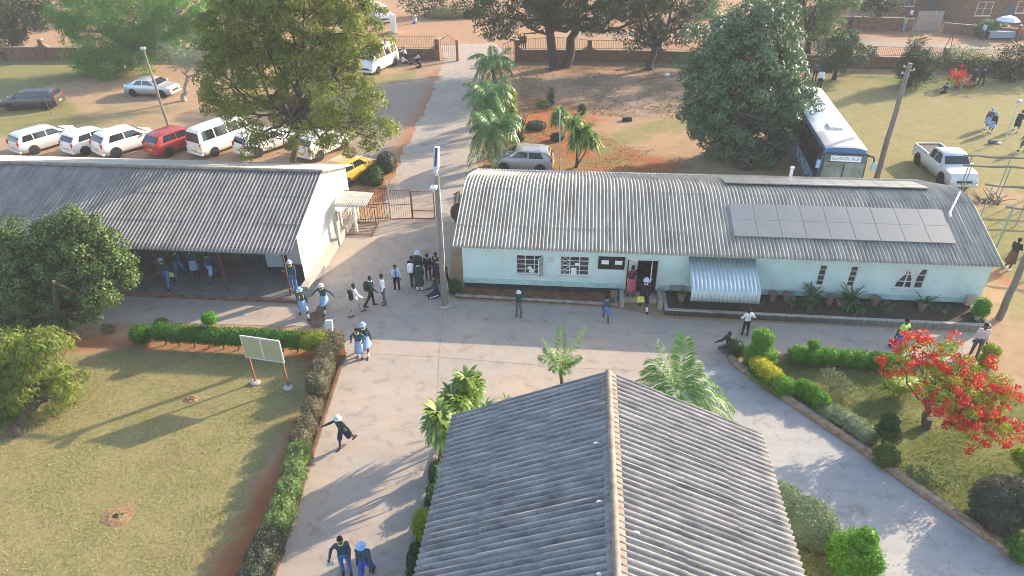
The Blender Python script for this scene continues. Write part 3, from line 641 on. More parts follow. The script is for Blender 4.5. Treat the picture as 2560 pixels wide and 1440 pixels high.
# satellite dish at the roof's left end
p = W(-.42, 2.3, 0); zd = 2.55
t = thing('satellite_dish', 'round maroon satellite dish on a bracket at the left end of the aqua office roof', 'satellite dish', (p[0], p[1], 0), ANG)
mb = MB(); mb.tube([(.42, 0, 2.3), (.1, 0, 2.35), (.0, -.05, 2.75)], .022, 8); mb.build('mast', M_steel, t, smooth=True)
mb = MB(); mb.lathe([(0, 0), (.2, .015), (.33, .05), (.42, .1), (.43, .095), (.33, .035), (.2, 0), (0, -.012)], (0, 0, 0), 24, .85, 1.0, cap=False); d = mb.build('dish', mat('maroon_dish', (.11, .045, .04), .6), t, smooth=True); d.location = (-.05, -.12, 2.85); d.rotation_euler = (R_(68), 0, R_(8))
mb = MB(); mb.tube([(.0, -.15, 2.45), (0, -.55, 2.62)], .014, 6); mb.lathe([(.035, 0), (.045, .06), (0, .08)], (0, -.56, 2.60), 8); mb.build('feed_arm', M_steel, t)
# beds along the office front
def bed(name, uv4, h, mt, wallm, soil):
    o = MB().prism([W(u, v)[:2] for u, v in uv4], -.02, h - .05).build(name + '_soil', soil); tag(o, kind='structure')
    n = len(uv4); mb = MB(); c = np.mean(uv4, 0)
    for i in (0, 1, 3):
        a, b = np.array(uv4[i]), np.array(uv4[(i + 1) % n]); d = nrm(b - a); s = np.array([-d[1], d[0]]) * .16
        if (c - a) @ s < 0: s = -s
        if i != 0: a = a + d * .16 * (1 if i == 1 else 0); b = b - d * .16 * (1 if i == 3 else 0)
        P = [W(*a)[:2], W(*b)[:2], W(*(b + s))[:2], W(*(a + s))[:2]]; mb.prism(P, -.03, h)
    return tag(mb.build(name, wallm, bevel=.015), kind='structure')
bed('flower_bed', [(-.3, -.78), (7.05, -.98), (7.05, 0.02), (-.3, .02)], .13, 0, M_kerb, M_redsoil)
bed('flower_bed', [(9.0, -1.46), (22.35, -1.62), (22.35, 0.02), (9.0, .02)], .30, 0, M_cement, M_darksoil)
mb = MB(); mb.box((*W(7.2, -.55)[:2], .2), (.2, .85, .42), rz=ANG); mb.box((*W(8.86, -.6)[:2], .24), (.2, .95, .48), rz=ANG); tag(mb.build('step_cheek', M_cement, bevel=.02), kind='structure')
# ------------------------------------------------------------------ classroom block on the left with a verandah
lb = thing('classroom_block', 'left classroom block with corrugated grey roof, deep dark verandah and bright white gable wall', 'building', W(-7.35, -.4), ANG)
X0 = -26.0; zro, zfe, zbe = 4.22, 2.52, 2.98; vr, vf, vb = 3.65, -1.4, 7.45   # local: v measured from the gable's front corner
corr('roof', lb, M_roofD, X0, .22, [(vf + (vr - vf) * t, zfe + (zro - zfe) * t) for t in np.linspace(0, 1, 16)], .177, .042, (5, 10))
corr('rear_roof', lb, mat('sunlit_pale_asbestos', (.40, .38, .34), .8, .15, 2, .2, 40, stretch=(.5, 2, 1)), X0, .30, [(vb + .45 + (vr - vb - .45) * t, zbe - .15 + (zro + .02 - zbe + .15) * t) for t in np.linspace(0, 1, 8)], .177, .032)  # rear slope coloured paler to carry its sunlit look at grazing view
MB().tube([(X0, vr, zro + .03), (.25, vr, zro + .03)], .09, 8).build('ridge_cap', M_ridge, lb, smooth=True)
gp = [(0, .42), (vb, .42), (vb, zbe - .1), (vr, zro - .1), (0, zro - .12 - (zro - zfe) / (vr - vf) * vr)]
n = len(gp); mb = MB(); mb.add([(-.3, a, b) for a, b in gp] + [(0, a, b) for a, b in gp], [tuple(range(n - 1, -1, -1)), tuple(range(n, 2 * n))] + [(i, (i + 1) % n, n + (i + 1) % n, n + i) for i in range(n)]); mb.build('gable_wall', M_white, lb)
mb = MB(); mb.add([(-.62, -.06, 1.25), (-.0, -.06, 1.25), (-.0, -.06, 2.85), (-.62, -.06, 2.78), (-.62, -.003, 1.25), (-.0, -.003, 1.25), (-.0, -.003, 2.85), (-.62, -.003, 2.78)], [(0, 1, 2, 3), (7, 6, 5, 4), (0, 4, 5, 1), (1, 5, 6, 2), (2, 6, 7, 3), (3, 7, 4, 0)]); mb.build('pier', M_greyw, lb)  # front face of the wall end painted grey for the shade on it
MB().box((-.31, -.035, .82), (.62, .06, .82)).build('pier_base', M_dark, lb)
mb = MB(); mb.box((.16, vb / 2 - .2, .2), (.36, vb + .9, .44)); mb.build('apron', M_cement, lb, bevel=.02)
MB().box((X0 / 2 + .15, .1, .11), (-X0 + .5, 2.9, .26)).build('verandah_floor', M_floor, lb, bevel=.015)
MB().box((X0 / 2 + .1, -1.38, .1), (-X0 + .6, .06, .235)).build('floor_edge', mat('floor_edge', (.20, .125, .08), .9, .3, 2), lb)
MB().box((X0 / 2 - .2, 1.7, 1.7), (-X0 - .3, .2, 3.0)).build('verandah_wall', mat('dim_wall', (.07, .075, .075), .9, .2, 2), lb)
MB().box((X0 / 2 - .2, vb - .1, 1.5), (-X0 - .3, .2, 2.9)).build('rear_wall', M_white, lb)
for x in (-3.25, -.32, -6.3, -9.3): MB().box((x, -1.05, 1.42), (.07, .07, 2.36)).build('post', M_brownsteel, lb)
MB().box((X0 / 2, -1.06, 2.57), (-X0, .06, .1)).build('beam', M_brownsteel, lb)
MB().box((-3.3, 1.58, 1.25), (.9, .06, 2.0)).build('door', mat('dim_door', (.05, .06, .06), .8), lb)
# lean-to porch on the gable's side: tin roof, post, low wall
P = [W(*q) for q in ((-6.80, 3.47), (-5.39, 3.8), (-5.43, 5.51), (-6.88, 5.4))]
loc = lambda u, v, z: (u + 7.35, v + .4, z)
mb = MB(); mb.grid(46, 4, lambda a, b: loc(-6.95 + 1.5 * a, 3.5 + .25 * a + (1.9 - .2 * a) * b, 2.28 - .1 * a + .014 * math.cos(b * 0 + a * 90))); mb.build('porch_roof', M_tin, lb, smooth=True, solid=.01)
mb = MB(); mb.box(loc(-6.55, 5.15, 1.08), (.12, .14, 2.2)); mb.build('porch_post', M_white, lb)
mb = MB(); mb.box(loc(-7.0, 3.62, 1.0), (.12, .3, 1.9)); mb.box(loc(-7.2, 4.6, .95), (.03, .9, .9)); mb.build('porch_wall', M_greyw, lb)  # grey porch wall, its tone painted for the shaded niche
nbd = thing('notice_board', 'pale blue board standing in the dark verandah beside the post', 'notice board', W(-9.0, .35, .25), ANG)
MB().box((0, 0, .85), (.84, .05, 1.0), rx=R_(-4)).build('board', plain('pale_blue_board', (.36, .47, .50), .5), nbd, bevel=.01)
mb = MB(); [mb.box((x, .02, .45), (.05, .05, .9)) for x in (-.35, .35)]; mb.build('leg', M_brownsteel, nbd)
# ------------------------------------------------------------------ the near building under the drone
NA = thing('near_building', 'building in the foreground with a weathered gabled corrugated roof and a cement ridge cap', 'building', (2.62, 14.55, 0), ANG)
rl = 15.5; hwN = 4.46; ez, rz_ = 3.0, 4.96
for s, nm in ((-1, 'roof_slope'), (1, 'roof_slope')):
    o = corr(nm, NA, M_roofN, -rl, 0, [(s * (hwN - (hwN - .02) * t), ez + (rz_ - ez) * t) for t in np.linspace(0, 1, 19)], .177, .045, (6, 12), swap=True)
    if s < 0: o.data.flip_normals()
mb = MB(); n = 36
for k in range(11):
    y0 = -k * rl / 11; y1 = y0 - rl / 11 - .03; r0 = .085; mb.tube([(0, y0, rz_ + .01), (0, y0 - .15, rz_ + .012), (0, y1, rz_ - .0)], [r0 * 1.06, r0, r0 * .97], 14)
mb.build('ridge_cap', M_ridge, NA, smooth=True)
for s in (-1, 1):
    mb = MB(); mb.grid(2, 60, lambda a, b: (s * (.06 + .15 * a), -rl * b, rz_ - .012 - .068 * a + .025)); o = mb.build('ridge_flange', M_ridge, NA, solid=.015)
mb = MB(); gp = [(-3.95, 0), (3.95, 0), (3.95, ez + .15), (0, rz_ - .12), (-3.95, ez + .15)]; mb.add([(a, -.55, b) for a, b in gp] + [(a, -.8, b) for a, b in gp], [(0, 1, 2, 3, 4), (9, 8, 7, 6, 5)] + [(i, 5 + i, 5 + (i + 1) % 5, (i + 1) % 5) for i in range(5)]); mb.build('gable_wall', M_white, NA)
for x in (-3.83, 3.83): MB().box((x, -rl / 2 - .3, 1.55), (.24, rl - 1.2, 3.1)).build('side_wall', M_white, NA)
mb = MB()
for s in (-1, 1): mb.add([(0, -.02, rz_ - .04), (s * hwN, -.02, ez - .05), (s * hwN, -.02, ez - .2), (0, -.02, rz_ - .2), (0, -.06, rz_ - .04), (s * hwN, -.06, ez - .05), (s * hwN, -.06, ez - .2), (0, -.06, rz_ - .2)], [(0, 1, 2, 3), (7, 6, 5, 4), (0, 4, 5, 1), (1, 5, 6, 2), (2, 6, 7, 3)])
mb.build('barge_board', M_timber, NA)
mb = MB()
for x, y in ((-.35, -2.6), (-.32, -6.2), (-.3, -4.4), (.45, -5.1), (.4, -7.4)): mb.lathe([(.07, 0), (.05, .03), (0, .04)], (x, y, rz_ - abs(x) * .44 + .03), 8, 1.4, .6)
mb.build('cement_patches', plain('lime', (.62, .62, .6), .9), NA)
# ------------------------------------------------------------------ vegetation
L_jac = leafmat('feathery_leaf', (.085, .115, .022), (.35, .30, .085), .42, cc=(.46, .34, .07))
L_pep = leafmat('pepper_leaf', (.05, .14, .02), (.15, .31, .05), .35)
L_dark = leafmat('dark_leaf', (.018, .034, .013), (.065, .085, .03), .2, cc=(.10, .10, .045))
L_silver = leafmat('silver_leaf', (.045, .085, .055), (.14, .19, .125), .2, rough=.36, spec=.5, cc=(.16, .2, .13))
L_pale = leafmat('pale_leaf', (.07, .11, .045), (.20, .24, .11), .3)
L_mid = leafmat('mango_leaf', (.035, .065, .022), (.17, .20, .075), .25, rough=.45, spec=.4, cc=(.2, .23, .09))
L_olive = leafmat('olive_feather_leaf', (.08, .105, .018), (.28, .27, .055), .35, cc=(.31, .27, .06))
L_con = leafmat('conifer_leaf', (.022, .045, .02), (.06, .10, .04), .15)
L_hedge = leafmat('hedge_leaf', (.03, .085, .014), (.11, .23, .028), .3)
L_bright = leafmat('bright_hedge_leaf', (.06, .15, .012), (.19, .38, .03), .35)
L_yell = leafmat('golden_leaf', (.36, .27, .015), (.75, .55, .03), .3)
L_yg = leafmat('yellow_green_leaf', (.17, .19, .012), (.42, .38, .03), .3)
L_brown = leafmat('brown_hedge_leaf', (.095, .068, .055), (.25, .185, .145), .2, cc=(.28, .18, .13))
L_sage = leafmat('sage_leaf', (.13, .15, .12), (.34, .34, .27), .25)
L_lawnhedge = leafmat('light_hedge_leaf', (.10, .13, .055), (.30, .32, .145), .3)
L_slate = leafmat('slate_leaf', (.05, .045, .042), (.125, .11, .10), .15)
L_deep = leafmat('deep_topiary_leaf', (.018, .045, .012), (.05, .10, .025), .2)
L_red = leafmat('red_flower', (.50, .012, .008), (.85, .05, .025), .25)
L_palm = leafmat('palm_leaf', (.06, .14, .025), (.20, .32, .07), .35, rough=.4, spec=.5, cc=(.34, .31, .10))
L_palmb = leafmat('blue_palm_leaf', (.07, .14, .05), (.19, .30, .12), .3, rough=.35, spec=.5, cc=(.28, .28, .16))
L_drac = leafmat('dracaena_leaf', (.09, .145, .025), (.27, .32, .08), .3, rough=.35, spec=.5, cc=(.52, .50, .20))
L_dead = leafmat('dead_leaf', (.16, .12, .06), (.32, .25, .13), .2)
L_twig = leafmat('dead_twig', (.16, .14, .14), (.34, .31, .31), .1)
L_pot = leafmat('potted_leaf', (.03, .06, .025), (.10, .15, .055), .25)
def fol(mt, dens=1.0, clump=.55, per=26, ln=.2, wd=.1, style='tuft', droop=0., shell=.5, flat=.6):
    def f(t, bl):
        k = sum((b[1][0] * b[1][1] * b[1][2]) ** (2 / 3) for b in bl); crown('crown', t, mt, bl, max(6, int(k * dens)), per, clump, ln, wd, shell, droop, style, flat)
    return f
def B(lst, Y): return [blob_px(x, y, r, Y + (q[0] if q else 0), ry=(q[1] if len(q) > 1 else None), sq=(q[2] if len(q) > 2 else 1.0)) for x, y, r, *q in lst]
def g3(x, y): return G(x, y)
# tall trees
Yj = 38.2
tree('jacaranda_tree', 'big feathery yellow green tree with pale bare limbs beside the driveway', g3(738, 452),
     B([(640, 120, 95), (745, 50, 110), (860, 70, 95), (905, 70, 46, -1), (660, 190, 75), (805, 150, 90), (848, 175, 66), (590, 205, 85), (545, 120, 60), (575, 60, 70), (660, 20, 80), (850, 250, 85, -1), (915, 255, 45, -1), (600, 265, 50), (760, 335, 50, -1.0), (865, 335, 58, -1), (940, 335, 44, -1.2), (700, 335, 40, -.6), (790, 300, 38), (720, 270, 42, .8), (745, 215, 50, .5), (770, -30, 110), (650, -40, 90), (870, -20, 80), (640, 355, 30, -1.5), (940, 105, 28, -1)], Yj),
     fol(L_jac, 7.6, .64, 140, .2, .08, 'puff', .35, .55), bark, .17, 1.2, fork=AY(735, 300, Yj), twigs=3)
tree('pepper_tree', 'weeping bright green pepper tree beyond the parked silver sedan', g3(330, 172),
     B([(230, 60, 75), (330, 45, 85), (420, 60, 65), (230, 140, 55, -1), (270, 170, 50, -1.5), (350, 120, 60, -1), (450, 100, 50, -1), (170, 30, 50), (330, -40, 100), (500, 60, 50), (480, 20, 60)], 65.5),
     fol(L_pep, 7.5, .8, 110, .26, .07, 'puff', .9, .45), bark_pale, .35, 1.0)
tree('dead_tree', 'small dead grey twiggy tree with a pale trunk by the silver sedan', g3(460, 252), B([(440, 140, 34), (515, 125, 38), (470, 155, 24), (530, 175, 26)], 56), fol(L_twig, 16, .7, 40, .5, .028, 'tuft', .3, .3), bark_pale, .17, 1.0, twigs=6)
tree('shade_tree', 'dark heavy tree with a thick trunk at the far left wall', g3(48, 136), B([(40, 40, 65), (-40, 60, 70), (95, 35, 40), (20, 100, 30, -.5), (30, -30, 80)], 72), fol(L_dark, 4.5, .85, 110, .28, .12, 'puff', .1), bark_dark, .6, 1.0)
tree('acacia_tree', 'wide dark tree with two tall trunks by the wall right of the gate', g3(1400, 170), B([(1200, 25, 48), (1270, 40, 50), (1340, 15, 60), (1420, 20, 55), (1490, 40, 52), (1550, 20, 45), (1230, 70, 24, -.5), (1500, 75, 26, -.5), (1180, 0, 40), (1250, -70, 100), (1400, -90, 130), (1540, -80, 110), (1350, -40, 80), (1300, 70, 20), (1600, 45, 26)], 65), fol(L_dark, 5, .8, 100, .26, .11, 'puff', .1), bark_dark, .42, 1.0, trunks=2, fork=AY(1408, 62, 65))
tree('acacia_tree', 'dark leaning tree by the wall between the twin trunked tree and the silver leaved tree', g3(1622, 174), B([(1600, 55, 50), (1655, 35, 52), (1700, 60, 40), (1600, 105, 26), (1590, -40, 90), (1700, -50, 100), (1640, 90, 25)], 64.3), fol(L_dark, 5.5, .75, 100, .25, .11, 'puff', .1), bark_dark, .3, 1.0, fork=AY(1640, 110, 64.3))
tree('silver_tree', 'tall dense silver green tree standing beside the blue bus', g3(1862, 418),
     B([(1870, 60, 62), (1800, 85, 62), (1930, 80, 65), (1790, 160, 80), (1880, 150, 100), (1950, 170, 62), (1770, 240, 62), (1850, 240, 95), (1940, 260, 72), (1960, 320, 48, -.5), (1770, 310, 58), (1850, 330, 82, -.5), (1900, 385, 55, -.5), (1800, 370, 48), (1740, 290, 40), (1985, 230, 36, -.5)], 42.3),
     fol(L_silver, 13, .58, 110, .19, .12, 'puff', .1, .35), bark_dark, .4, 1.0)
tree('pale_tree', 'hazy pale tree behind the silver leaved tree at the boundary wall', g3(2015, 150), B([(2030, 30, 62), (2070, 70, 40), (2000, 90, 45), (2050, 110, 28), (2040, -50, 110), (1960, 20, 60), (2120, -40, 70), (1930, -60, 90)], 67), fol(L_pale, 4.5, .8, 90, .26, .11, 'puff', .2), bark_dark, .3)
tree('round_tree', 'small dark round tree with a forked trunk on the far lawn', g3(2085, 198), B([(2105, 130, 42), (2070, 140, 38), (2145, 140, 36), (2110, 110, 36), (2085, 160, 26)], 60.2), fol(L_con, 14, .5, 80, .17, .08, 'puff'), bark_dark, .16, 1.0)
tree('cypress_tree', 'egg shaped dense dark conifer behind the leaning pole on the far lawn', g3(2270, 216), B([(2292, 135, 30, 0, None, 1.25), (2295, 165, 43), (2290, 110, 20), (2275, 170, 36), (2315, 160, 32), (2285, 190, 32)], 57.8), fol(L_con, 42, .4, 36, .2, .05, 'tuft', .0, .6), bark_dark, .2, 1.0)
tree('lawn_tree', 'loose light green tree behind the red flowering bush on the far lawn', g3(2420, 185), B([(2395, 135, 20), (2425, 145, 24), (2450, 135, 20), (2440, 165, 22)], 61.5), fol(L_pale, 24, .5, 28, .2, .09), bark_dark, .1)
tree('lawn_tree', 'dense spreading dark tree at the far right of the boundary wall', g3(2530, 205), B([(2500, 150, 32), (2540, 140, 38), (2590, 150, 44), (2510, 175, 28), (2560, 180, 34), (2470, 165, 22)], 59.5), fol(L_dark, 20, .6, 32, .2, .1), bark_dark, .2)
tree('street_tree', 'broad tree with a thick trunk across the street beside the pale gate', g3(2200, 66), B([(2190, 5, 38), (2235, 10, 28), (2150, 0, 34), (2200, -30, 45)], 78), fol(L_dark, 9, .8, 28, .3, .13), bark_dark, .5)
for i, (bx, by, bl, lm, lab) in enumerate([
        (1070, 40, [(1030, 5, 34), (1075, 10, 34), (1115, 18, 30), (1150, 25, 22)], L_dark, 'dark roadside trees seen above the seated person in blue'),
        (1530, 45, [(1510, 25, 26), (1555, 30, 28), (1530, 10, 30)], L_mid, 'olive bush across the dirt road behind the twin trunked tree'),
        (1770, 40, [(1740, 20, 40), (1800, 25, 36), (1770, -5, 44)], L_pale, 'pale tree across the dirt road left of the silver leaved tree'),
        (190, 60, [(150, 20, 50), (230, 10, 40)], L_dark, 'dark tree across the road beyond the weeping pepper tree'),
        (620, 40, [(560, 0, 60), (660, -10, 60)], L_dark, 'dark tree across the road behind the big feathery tree')]):
    b = g3(bx, by); tree('roadside_tree', lab, b, B(bl, b[1]), fol(lm, 5, .9, 30, .36, .17), bark_dark, .3)
b = g3(2465, 92); bush('roadside_bush', 'pale green bush in front of the far brick house', [(b + [0, 0, .8], (1.3, .9, .9)), (b + [1.6, .2, .6], (1.0, .8, .7))], L_pale, .16, .1, 120)
b = g3(1120, 45); bush('roadside_bush', 'dry brown scrub at the edge of the dirt road', [(b + [0, 0, .5], (2.6, 1., .8)), (b + [3.4, .4, .5], (2.0, .9, .7))], L_dead, .25, .1, 60)
tree('mango_tree', 'large dark green broad crowned tree in front of the verandah', g3(140, 850),
     B([(70, 610, 62), (150, 590, 58), (220, 600, 55), (260, 650, 62), (180, 660, 85), (80, 680, 85), (20, 640, 60), (270, 715, 52, -.5), (200, 745, 62, -.5), (110, 760, 72, -.5), (20, 740, 68), (235, 785, 32, -.7), (150, 815, 38, -.8), (70, 810, 50, -.6), (-50, 690, 90), (305, 690, 26), (190, 560, 24), (240, 560, 20)], 24.2),
     fol(L_mid, 30, .40, 120, .125, .07, 'puff', .15, .5), bark, .24)
tree('young_jacaranda', 'low feathery yellow green tree at the left edge of the lawn', g3(45, 1085),
     B([(60, 870, 50), (120, 880, 46), (20, 900, 60), (95, 940, 60), (160, 940, 44), (40, 980, 60), (125, 985, 46, -.3), (175, 985, 28, -.3), (-40, 950, 80), (20, 1045, 40, -.2)], 18.8),
     fol(L_olive, 24, .46, 150, .18, .04, 'puff', .9, .55), bark, .12)
def BZ(lst):   # lobes of a spreading crown, lower towards the house side
    out = []
    for x, y, r, *q in lst:
        c = G(x, y, 2.75 - (y - 870) / 240 * 1.55); k = mpp(c); out.append((c, (r * k, r * k, r * k * .85)))
    return out
# red flowering tree in the garden
t = tree('flame_tree', 'garden tree covered in scarlet flowers with crooked pale branches', g3(2315, 1068),
     BZ([(2290, 880, 48), (2360, 900, 60), (2430, 950, 60), (2380, 985, 62), (2470, 1010, 55), (2420, 1060, 50), (2500, 970, 36), (2330, 960, 40), (2245, 905, 30), (2480, 1065, 34)]),
     fol(L_yg, 30, .24, 50, .1, .05, 'puff', .1, .3), bark, .10, .7, twigs=4, fork=G(2318, 1000, 1.0))
b = g3(2315, 1068); fl = BZ([(2290, 870, 52), (2360, 890, 66), (2430, 940, 66), (2385, 975, 70), (2475, 1010, 62), (2425, 1050, 62), (2515, 985, 48), (2330, 950, 46), (2235, 905, 38), (2490, 1062, 56), (2425, 1095, 40), (2370, 1020, 50)])
crown('flowers', t, L_red, [(c - b, np.array(r) * 1.05) for c, r in fl], 230, 42, .15, .075, .06, .62, .0, 'puff', .5)
t = tree('flame_tree', 'small bush of scarlet flowers on the far lawn by a standing pair', g3(2400, 222), B([(2385, 200, 14), (2405, 190, 14), (2420, 210, 13)], 57.5), fol(L_yg, 30, .4, 14, .16, .07), bark_pale, .08)
b = g3(2400, 222); crown('flowers', t, L_red, [(c - b, r) for c, r in B([(2375, 192, 13), (2400, 180, 14), (2412, 205, 16), (2425, 218, 13), (2360, 205, 10)], 57.3)], 30, 36, .22, .13, .09, .7, 0, 'puff')
# driveway palms
def ring(n, L, rise, dr, ll, w, jit=.2, a0=0): return [(a0 + 360 * k / n + RNG.normal() * 14, L * (1 + RNG.normal() * jit * .5), rise + RNG.normal() * .25, dr + RNG.normal() * .12, ll, w) for k in range(n)]
for (bx, by, tx, ty, lab, hang) in ((1245, 413, 1232, 318, 'nearest of the three driveway palms with dead fronds hanging over the grey hatchback', 7), (1228, 335, 1222, 240, 'middle palm of the three along the driveway', 3), (1240, 258, 1235, 160, 'farthest and tallest looking palm of the three along the driveway', 0)):
    b = g3(bx, by); palm('palm_tree', lab, b, AY(tx, ty, b[1]), ring(12, 2.0, .75, 1.15, .55, .055) + ring(11, 2.3, .3, 1.1, .6, .055, a0=20) + ring(4, 1.4, 1.3, .7, .5, .05), L_palmb, bark, .15, 'driveway palms', hang, mt_dead=L_dead)
b = g3(1275, 300); bush('croton_bush', 'tall yellow orange croton bush beside the driveway palms', [(b + [0, 0, 1.0], (.55, .5, 1.1)), (b + [.1, .1, 1.7], (.4, .4, .7))], L_yg, .14, .08, 200)
# palms near the foreground roof
b = g3(1405, 985); palm('palm_tree', 'small slim palm just beyond the foreground ridge with half brown leaves', b, AY(1402, 925, b[1] + .1), ring(8, .85, 1.1, .85, .28, .028) + ring(4, 1.0, 1.9, .4, .28, .028), L_palm, bark, .07, 'courtyard palms', 0)
b = g3(1700, 1075); palm('palm_tree', 'large spreading feather palm right of the foreground ridge', b, AY(1700, 1000, b[1]), [(178, 2.0, .6, .8, .5, .052), (160, 1.9, .8, .85, .5, .052), (200, 1.8, .4, .9, .5, .05), (128, 1.8, 1.0, .75, .5, .052), (78, 1.9, 1.15, .5, .55, .052), (58, 1.7, .95, .7, .5, .052), (22, 2.0, .6, .85, .55, .052), (0, 2.3, .45, .85, .6, .052), (-20, 2.3, .4, .9, .55, .052), (-40, 1.9, .4, 1.0, .5, .05), (40, 1.8, .7, .8, .5, .052), (143, 1.7, .9, .7, .5, .05), (-70, 1.2, .7, 1.0, .4, .034), (230, 1.3, .8, .95, .4, .034), (95, 1.2, 2.0, .3, .36, .03), (135, 1.4, 1.7, .5, .4, .03)], L_palm, bark, .09, 'courtyard palms', 0)
# dracaenas: cane stems with strap-leaf rosettes
def dracaena(name, label, base, heads, mt, n=46, L=.55, w=.075, cat='plant', r=.05):
    b = np.array(base, float); t = thing(name, label, cat, b); mb = MB()
    for c, k in heads: limb_mesh(mb, (RNG.normal() * .08, RNG.normal() * .08, 0), np.array(c) - b + [0, 0, -.05], r, r * .7, .25, 7, 4)
    mb.build('stem', bark, t, smooth=True); hs = [(np.array(c) - b - [0, 0, dz], k * kk) for c, k in heads for dz, kk in ((0, .85), (.16, 1.), (.34, 1.05))]; straps(t, 'leaves', hs, mt, n // 2, L, w, 1.25, .95); return t
for bx, by, hs, lab in ((1172, 1075, [(1165, 945), (1180, 965)], 'striped dracaena farthest up the walkway beside the foreground roof'), (1140, 1110, [(1130, 985), (1150, 1000)], 'middle striped dracaena beside the foreground roof'), (1105, 1175, [(1095, 1030), (1090, 1050), (1105, 1060)], 'drooping striped dracaena nearest the roof corner')):
    b = g3(bx, by); dracaena('dracaena', lab, b, [(AY(x, y, b[1] + RNG.normal() * .1), 1) for x, y in hs], L_drac, 110, .70, .13)
b = g3(1215, 1040); t = thing('fern_palm', 'low spiky green plant behind the far edge of the foreground roof', 'plant', b); straps(t, 'leaves', [(np.array([0, 0, .5]), 1.), (np.array([.75, .1, .5]), 1.)], L_palm, 40, .75, .04)
for bx, by, hs, lab, L in ((1402, 352, [(1400, 275), (1392, 290), (1408, 285)], 'striped dracaena behind the slim pole on the rockery', .8), (1440, 420, [(1435, 300), (1465, 320), (1450, 335), (1480, 345), (1440, 335)], 'tall striped dracaena with a drooping head right of the slim pole', .95)):
    b = g3(bx, by); dracaena('dracaena', lab, b, [(AY(x, y, b[1] + RNG.normal() * .15), 1) for x, y in hs], L_drac, 80, L * 1.1, .13)
b = g3(1380, 262); dracaena('yucca', 'small spiky yucca on a thin stem in the shaded red yard', b, [(AY(1378, 225, b[1]), 1), (AY(1379, 240, b[1]), .8)], L_con, 40, .8, .09)
# rockery shrubs behind the office
for (x, y, rx, rz, mt, lab) in ((1292, 320, .5, .35, L_deep, 'low round green shrub in the red rockery by the palms'), (1340, 322, .75, .3, L_slate, 'low greyish mat of shrub in the red rockery'), (1298, 352, .35, .3, L_con, 'small dark shrub behind the parked grey hatchback'), (1455, 285, .3, .42, L_deep, 'small ball shrub above the drooping dracaena'), (1393, 350, .5, .28, L_con, 'low dark shrub at the foot of the slim pole'), (1358, 268, .55, .25, L_pale, 'low pale shrub beside the spiky yucca')):
    b = g3(x, y); bush('rockery_shrub', lab, [(b + [0, 0, rz * .8], (rx, rx * .8, rz))], mt, .11, .07, 220)
b = g3(1308, 318); t = thing('bare_shrub', 'bare dark twiggy shrub in the red rockery', 'bush', b); mb = MB(); [limb_mesh(mb, (0, 0, 0), (RNG.normal() * .35, RNG.normal() * .3, .9 + RNG.random() * .4), .03, .01, .4, 5, 3) for _ in range(12)]; mb.build('stems', bark_dark, t)
# shrubs by the driveway gate
b = g3(968, 428); bush('gate_shrub', 'dark grey green rounded shrub at the driveway edge behind the tin porch', [(b + [0, 0, .55], (.62, .6, .7))], L_slate, .1, .06, 260)
b = g3(935, 455); bush('gate_shrub', 'clipped bright green hedge behind the brown railing', [(b + [0, .3, .4], (.55, .5, .5)), (b + [.15, -.35, .3], (.5, .45, .42)), (b + [-.45, -.1, .25], (.4, .4, .35))], L_deep, .09, .055, 300)
# hedge row in front of the classroom block
def row(pts, z, rx, ry, rz, mt):
    return [(np.array([*G(x, y)[:2], z]), (rx, ry, rz), mt) for x, y in pts]
hp = [(415, 862), (450, 866), (487, 868), (524, 870), (560, 872), (597, 874), (635, 876), (672, 878), (708, 880), (745, 882)]
bush('clipped_hedge', 'long green clipped hedge in front of the classroom block with a yellow tip', row(hp, .66, .48, .36, .36, L_hedge) + row([(780, 884), (812, 884)], .64, .42, .36, .38, L_yg), L_hedge, .07, .042, 520,
     stem=[((*G(x, y)[:2], 0), (*G(x + 4, y)[:2], .5), .035) for x, y in hp[::1]], base=G(600, 874))
b = G(362, 862); bush('ball_shrub', 'round green ball shrub at the left end of the long hedge', [(b + [0, 0, .55], (.42, .4, .40))], L_hedge, .07, .042, 520, stem=[(b, b + [.05, 0, .4], .04), (b, b + [-.1, 0, .4], .03)])
b = G(412, 835); bush('ball_shrub', 'small flat topped ball shrub behind the left part of the hedge', [(b + [0, 0, .58], (.27, .26, .16))], L_hedge, .07, .042, 520, stem=[(b, b + [0, 0, .5], .03)])
b = G(543, 862); bush('ball_shrub', 'small lollipop ball standing above the middle of the long hedge', [(b + [0, 0, 1.33], (.30, .28, .26))], L_bright, .07, .042, 520, stem=[(b, b + [0, 0, 1.2], .03)])
# hedges along the walkway
segs = [('brown clipped hedge at the top corner of the walkway', [(838, 880), (822, 915), (812, 950), (800, 985)], .62, .42, .5, L_brown), ('short brown hedge on the walkway below the corner', [(785, 1045), (770, 1085), (757, 1120)], .5, .36, .42, L_brown),
        ('light green clipped hedge halfway down the walkway', [(752, 1160), (742, 1200), (728, 1250), (715, 1300), (700, 1335)], .52, .38, .46, L_lawnhedge), ('brown green hedge at the bottom end of the walkway', [(680, 1385), (660, 1425), (640, 1475), (620, 1530), (600, 1590)], .55, .42, .5, L_slate)]
for lab, pts, z, r, rz, mt in segs: bush('clipped_hedge', lab, row(pts, z * .78, r, r * 1.1, rz, mt), mt, .06, .036, 520, rough=.08, group='walkway hedges', base=G(*pts[len(pts) // 2]))
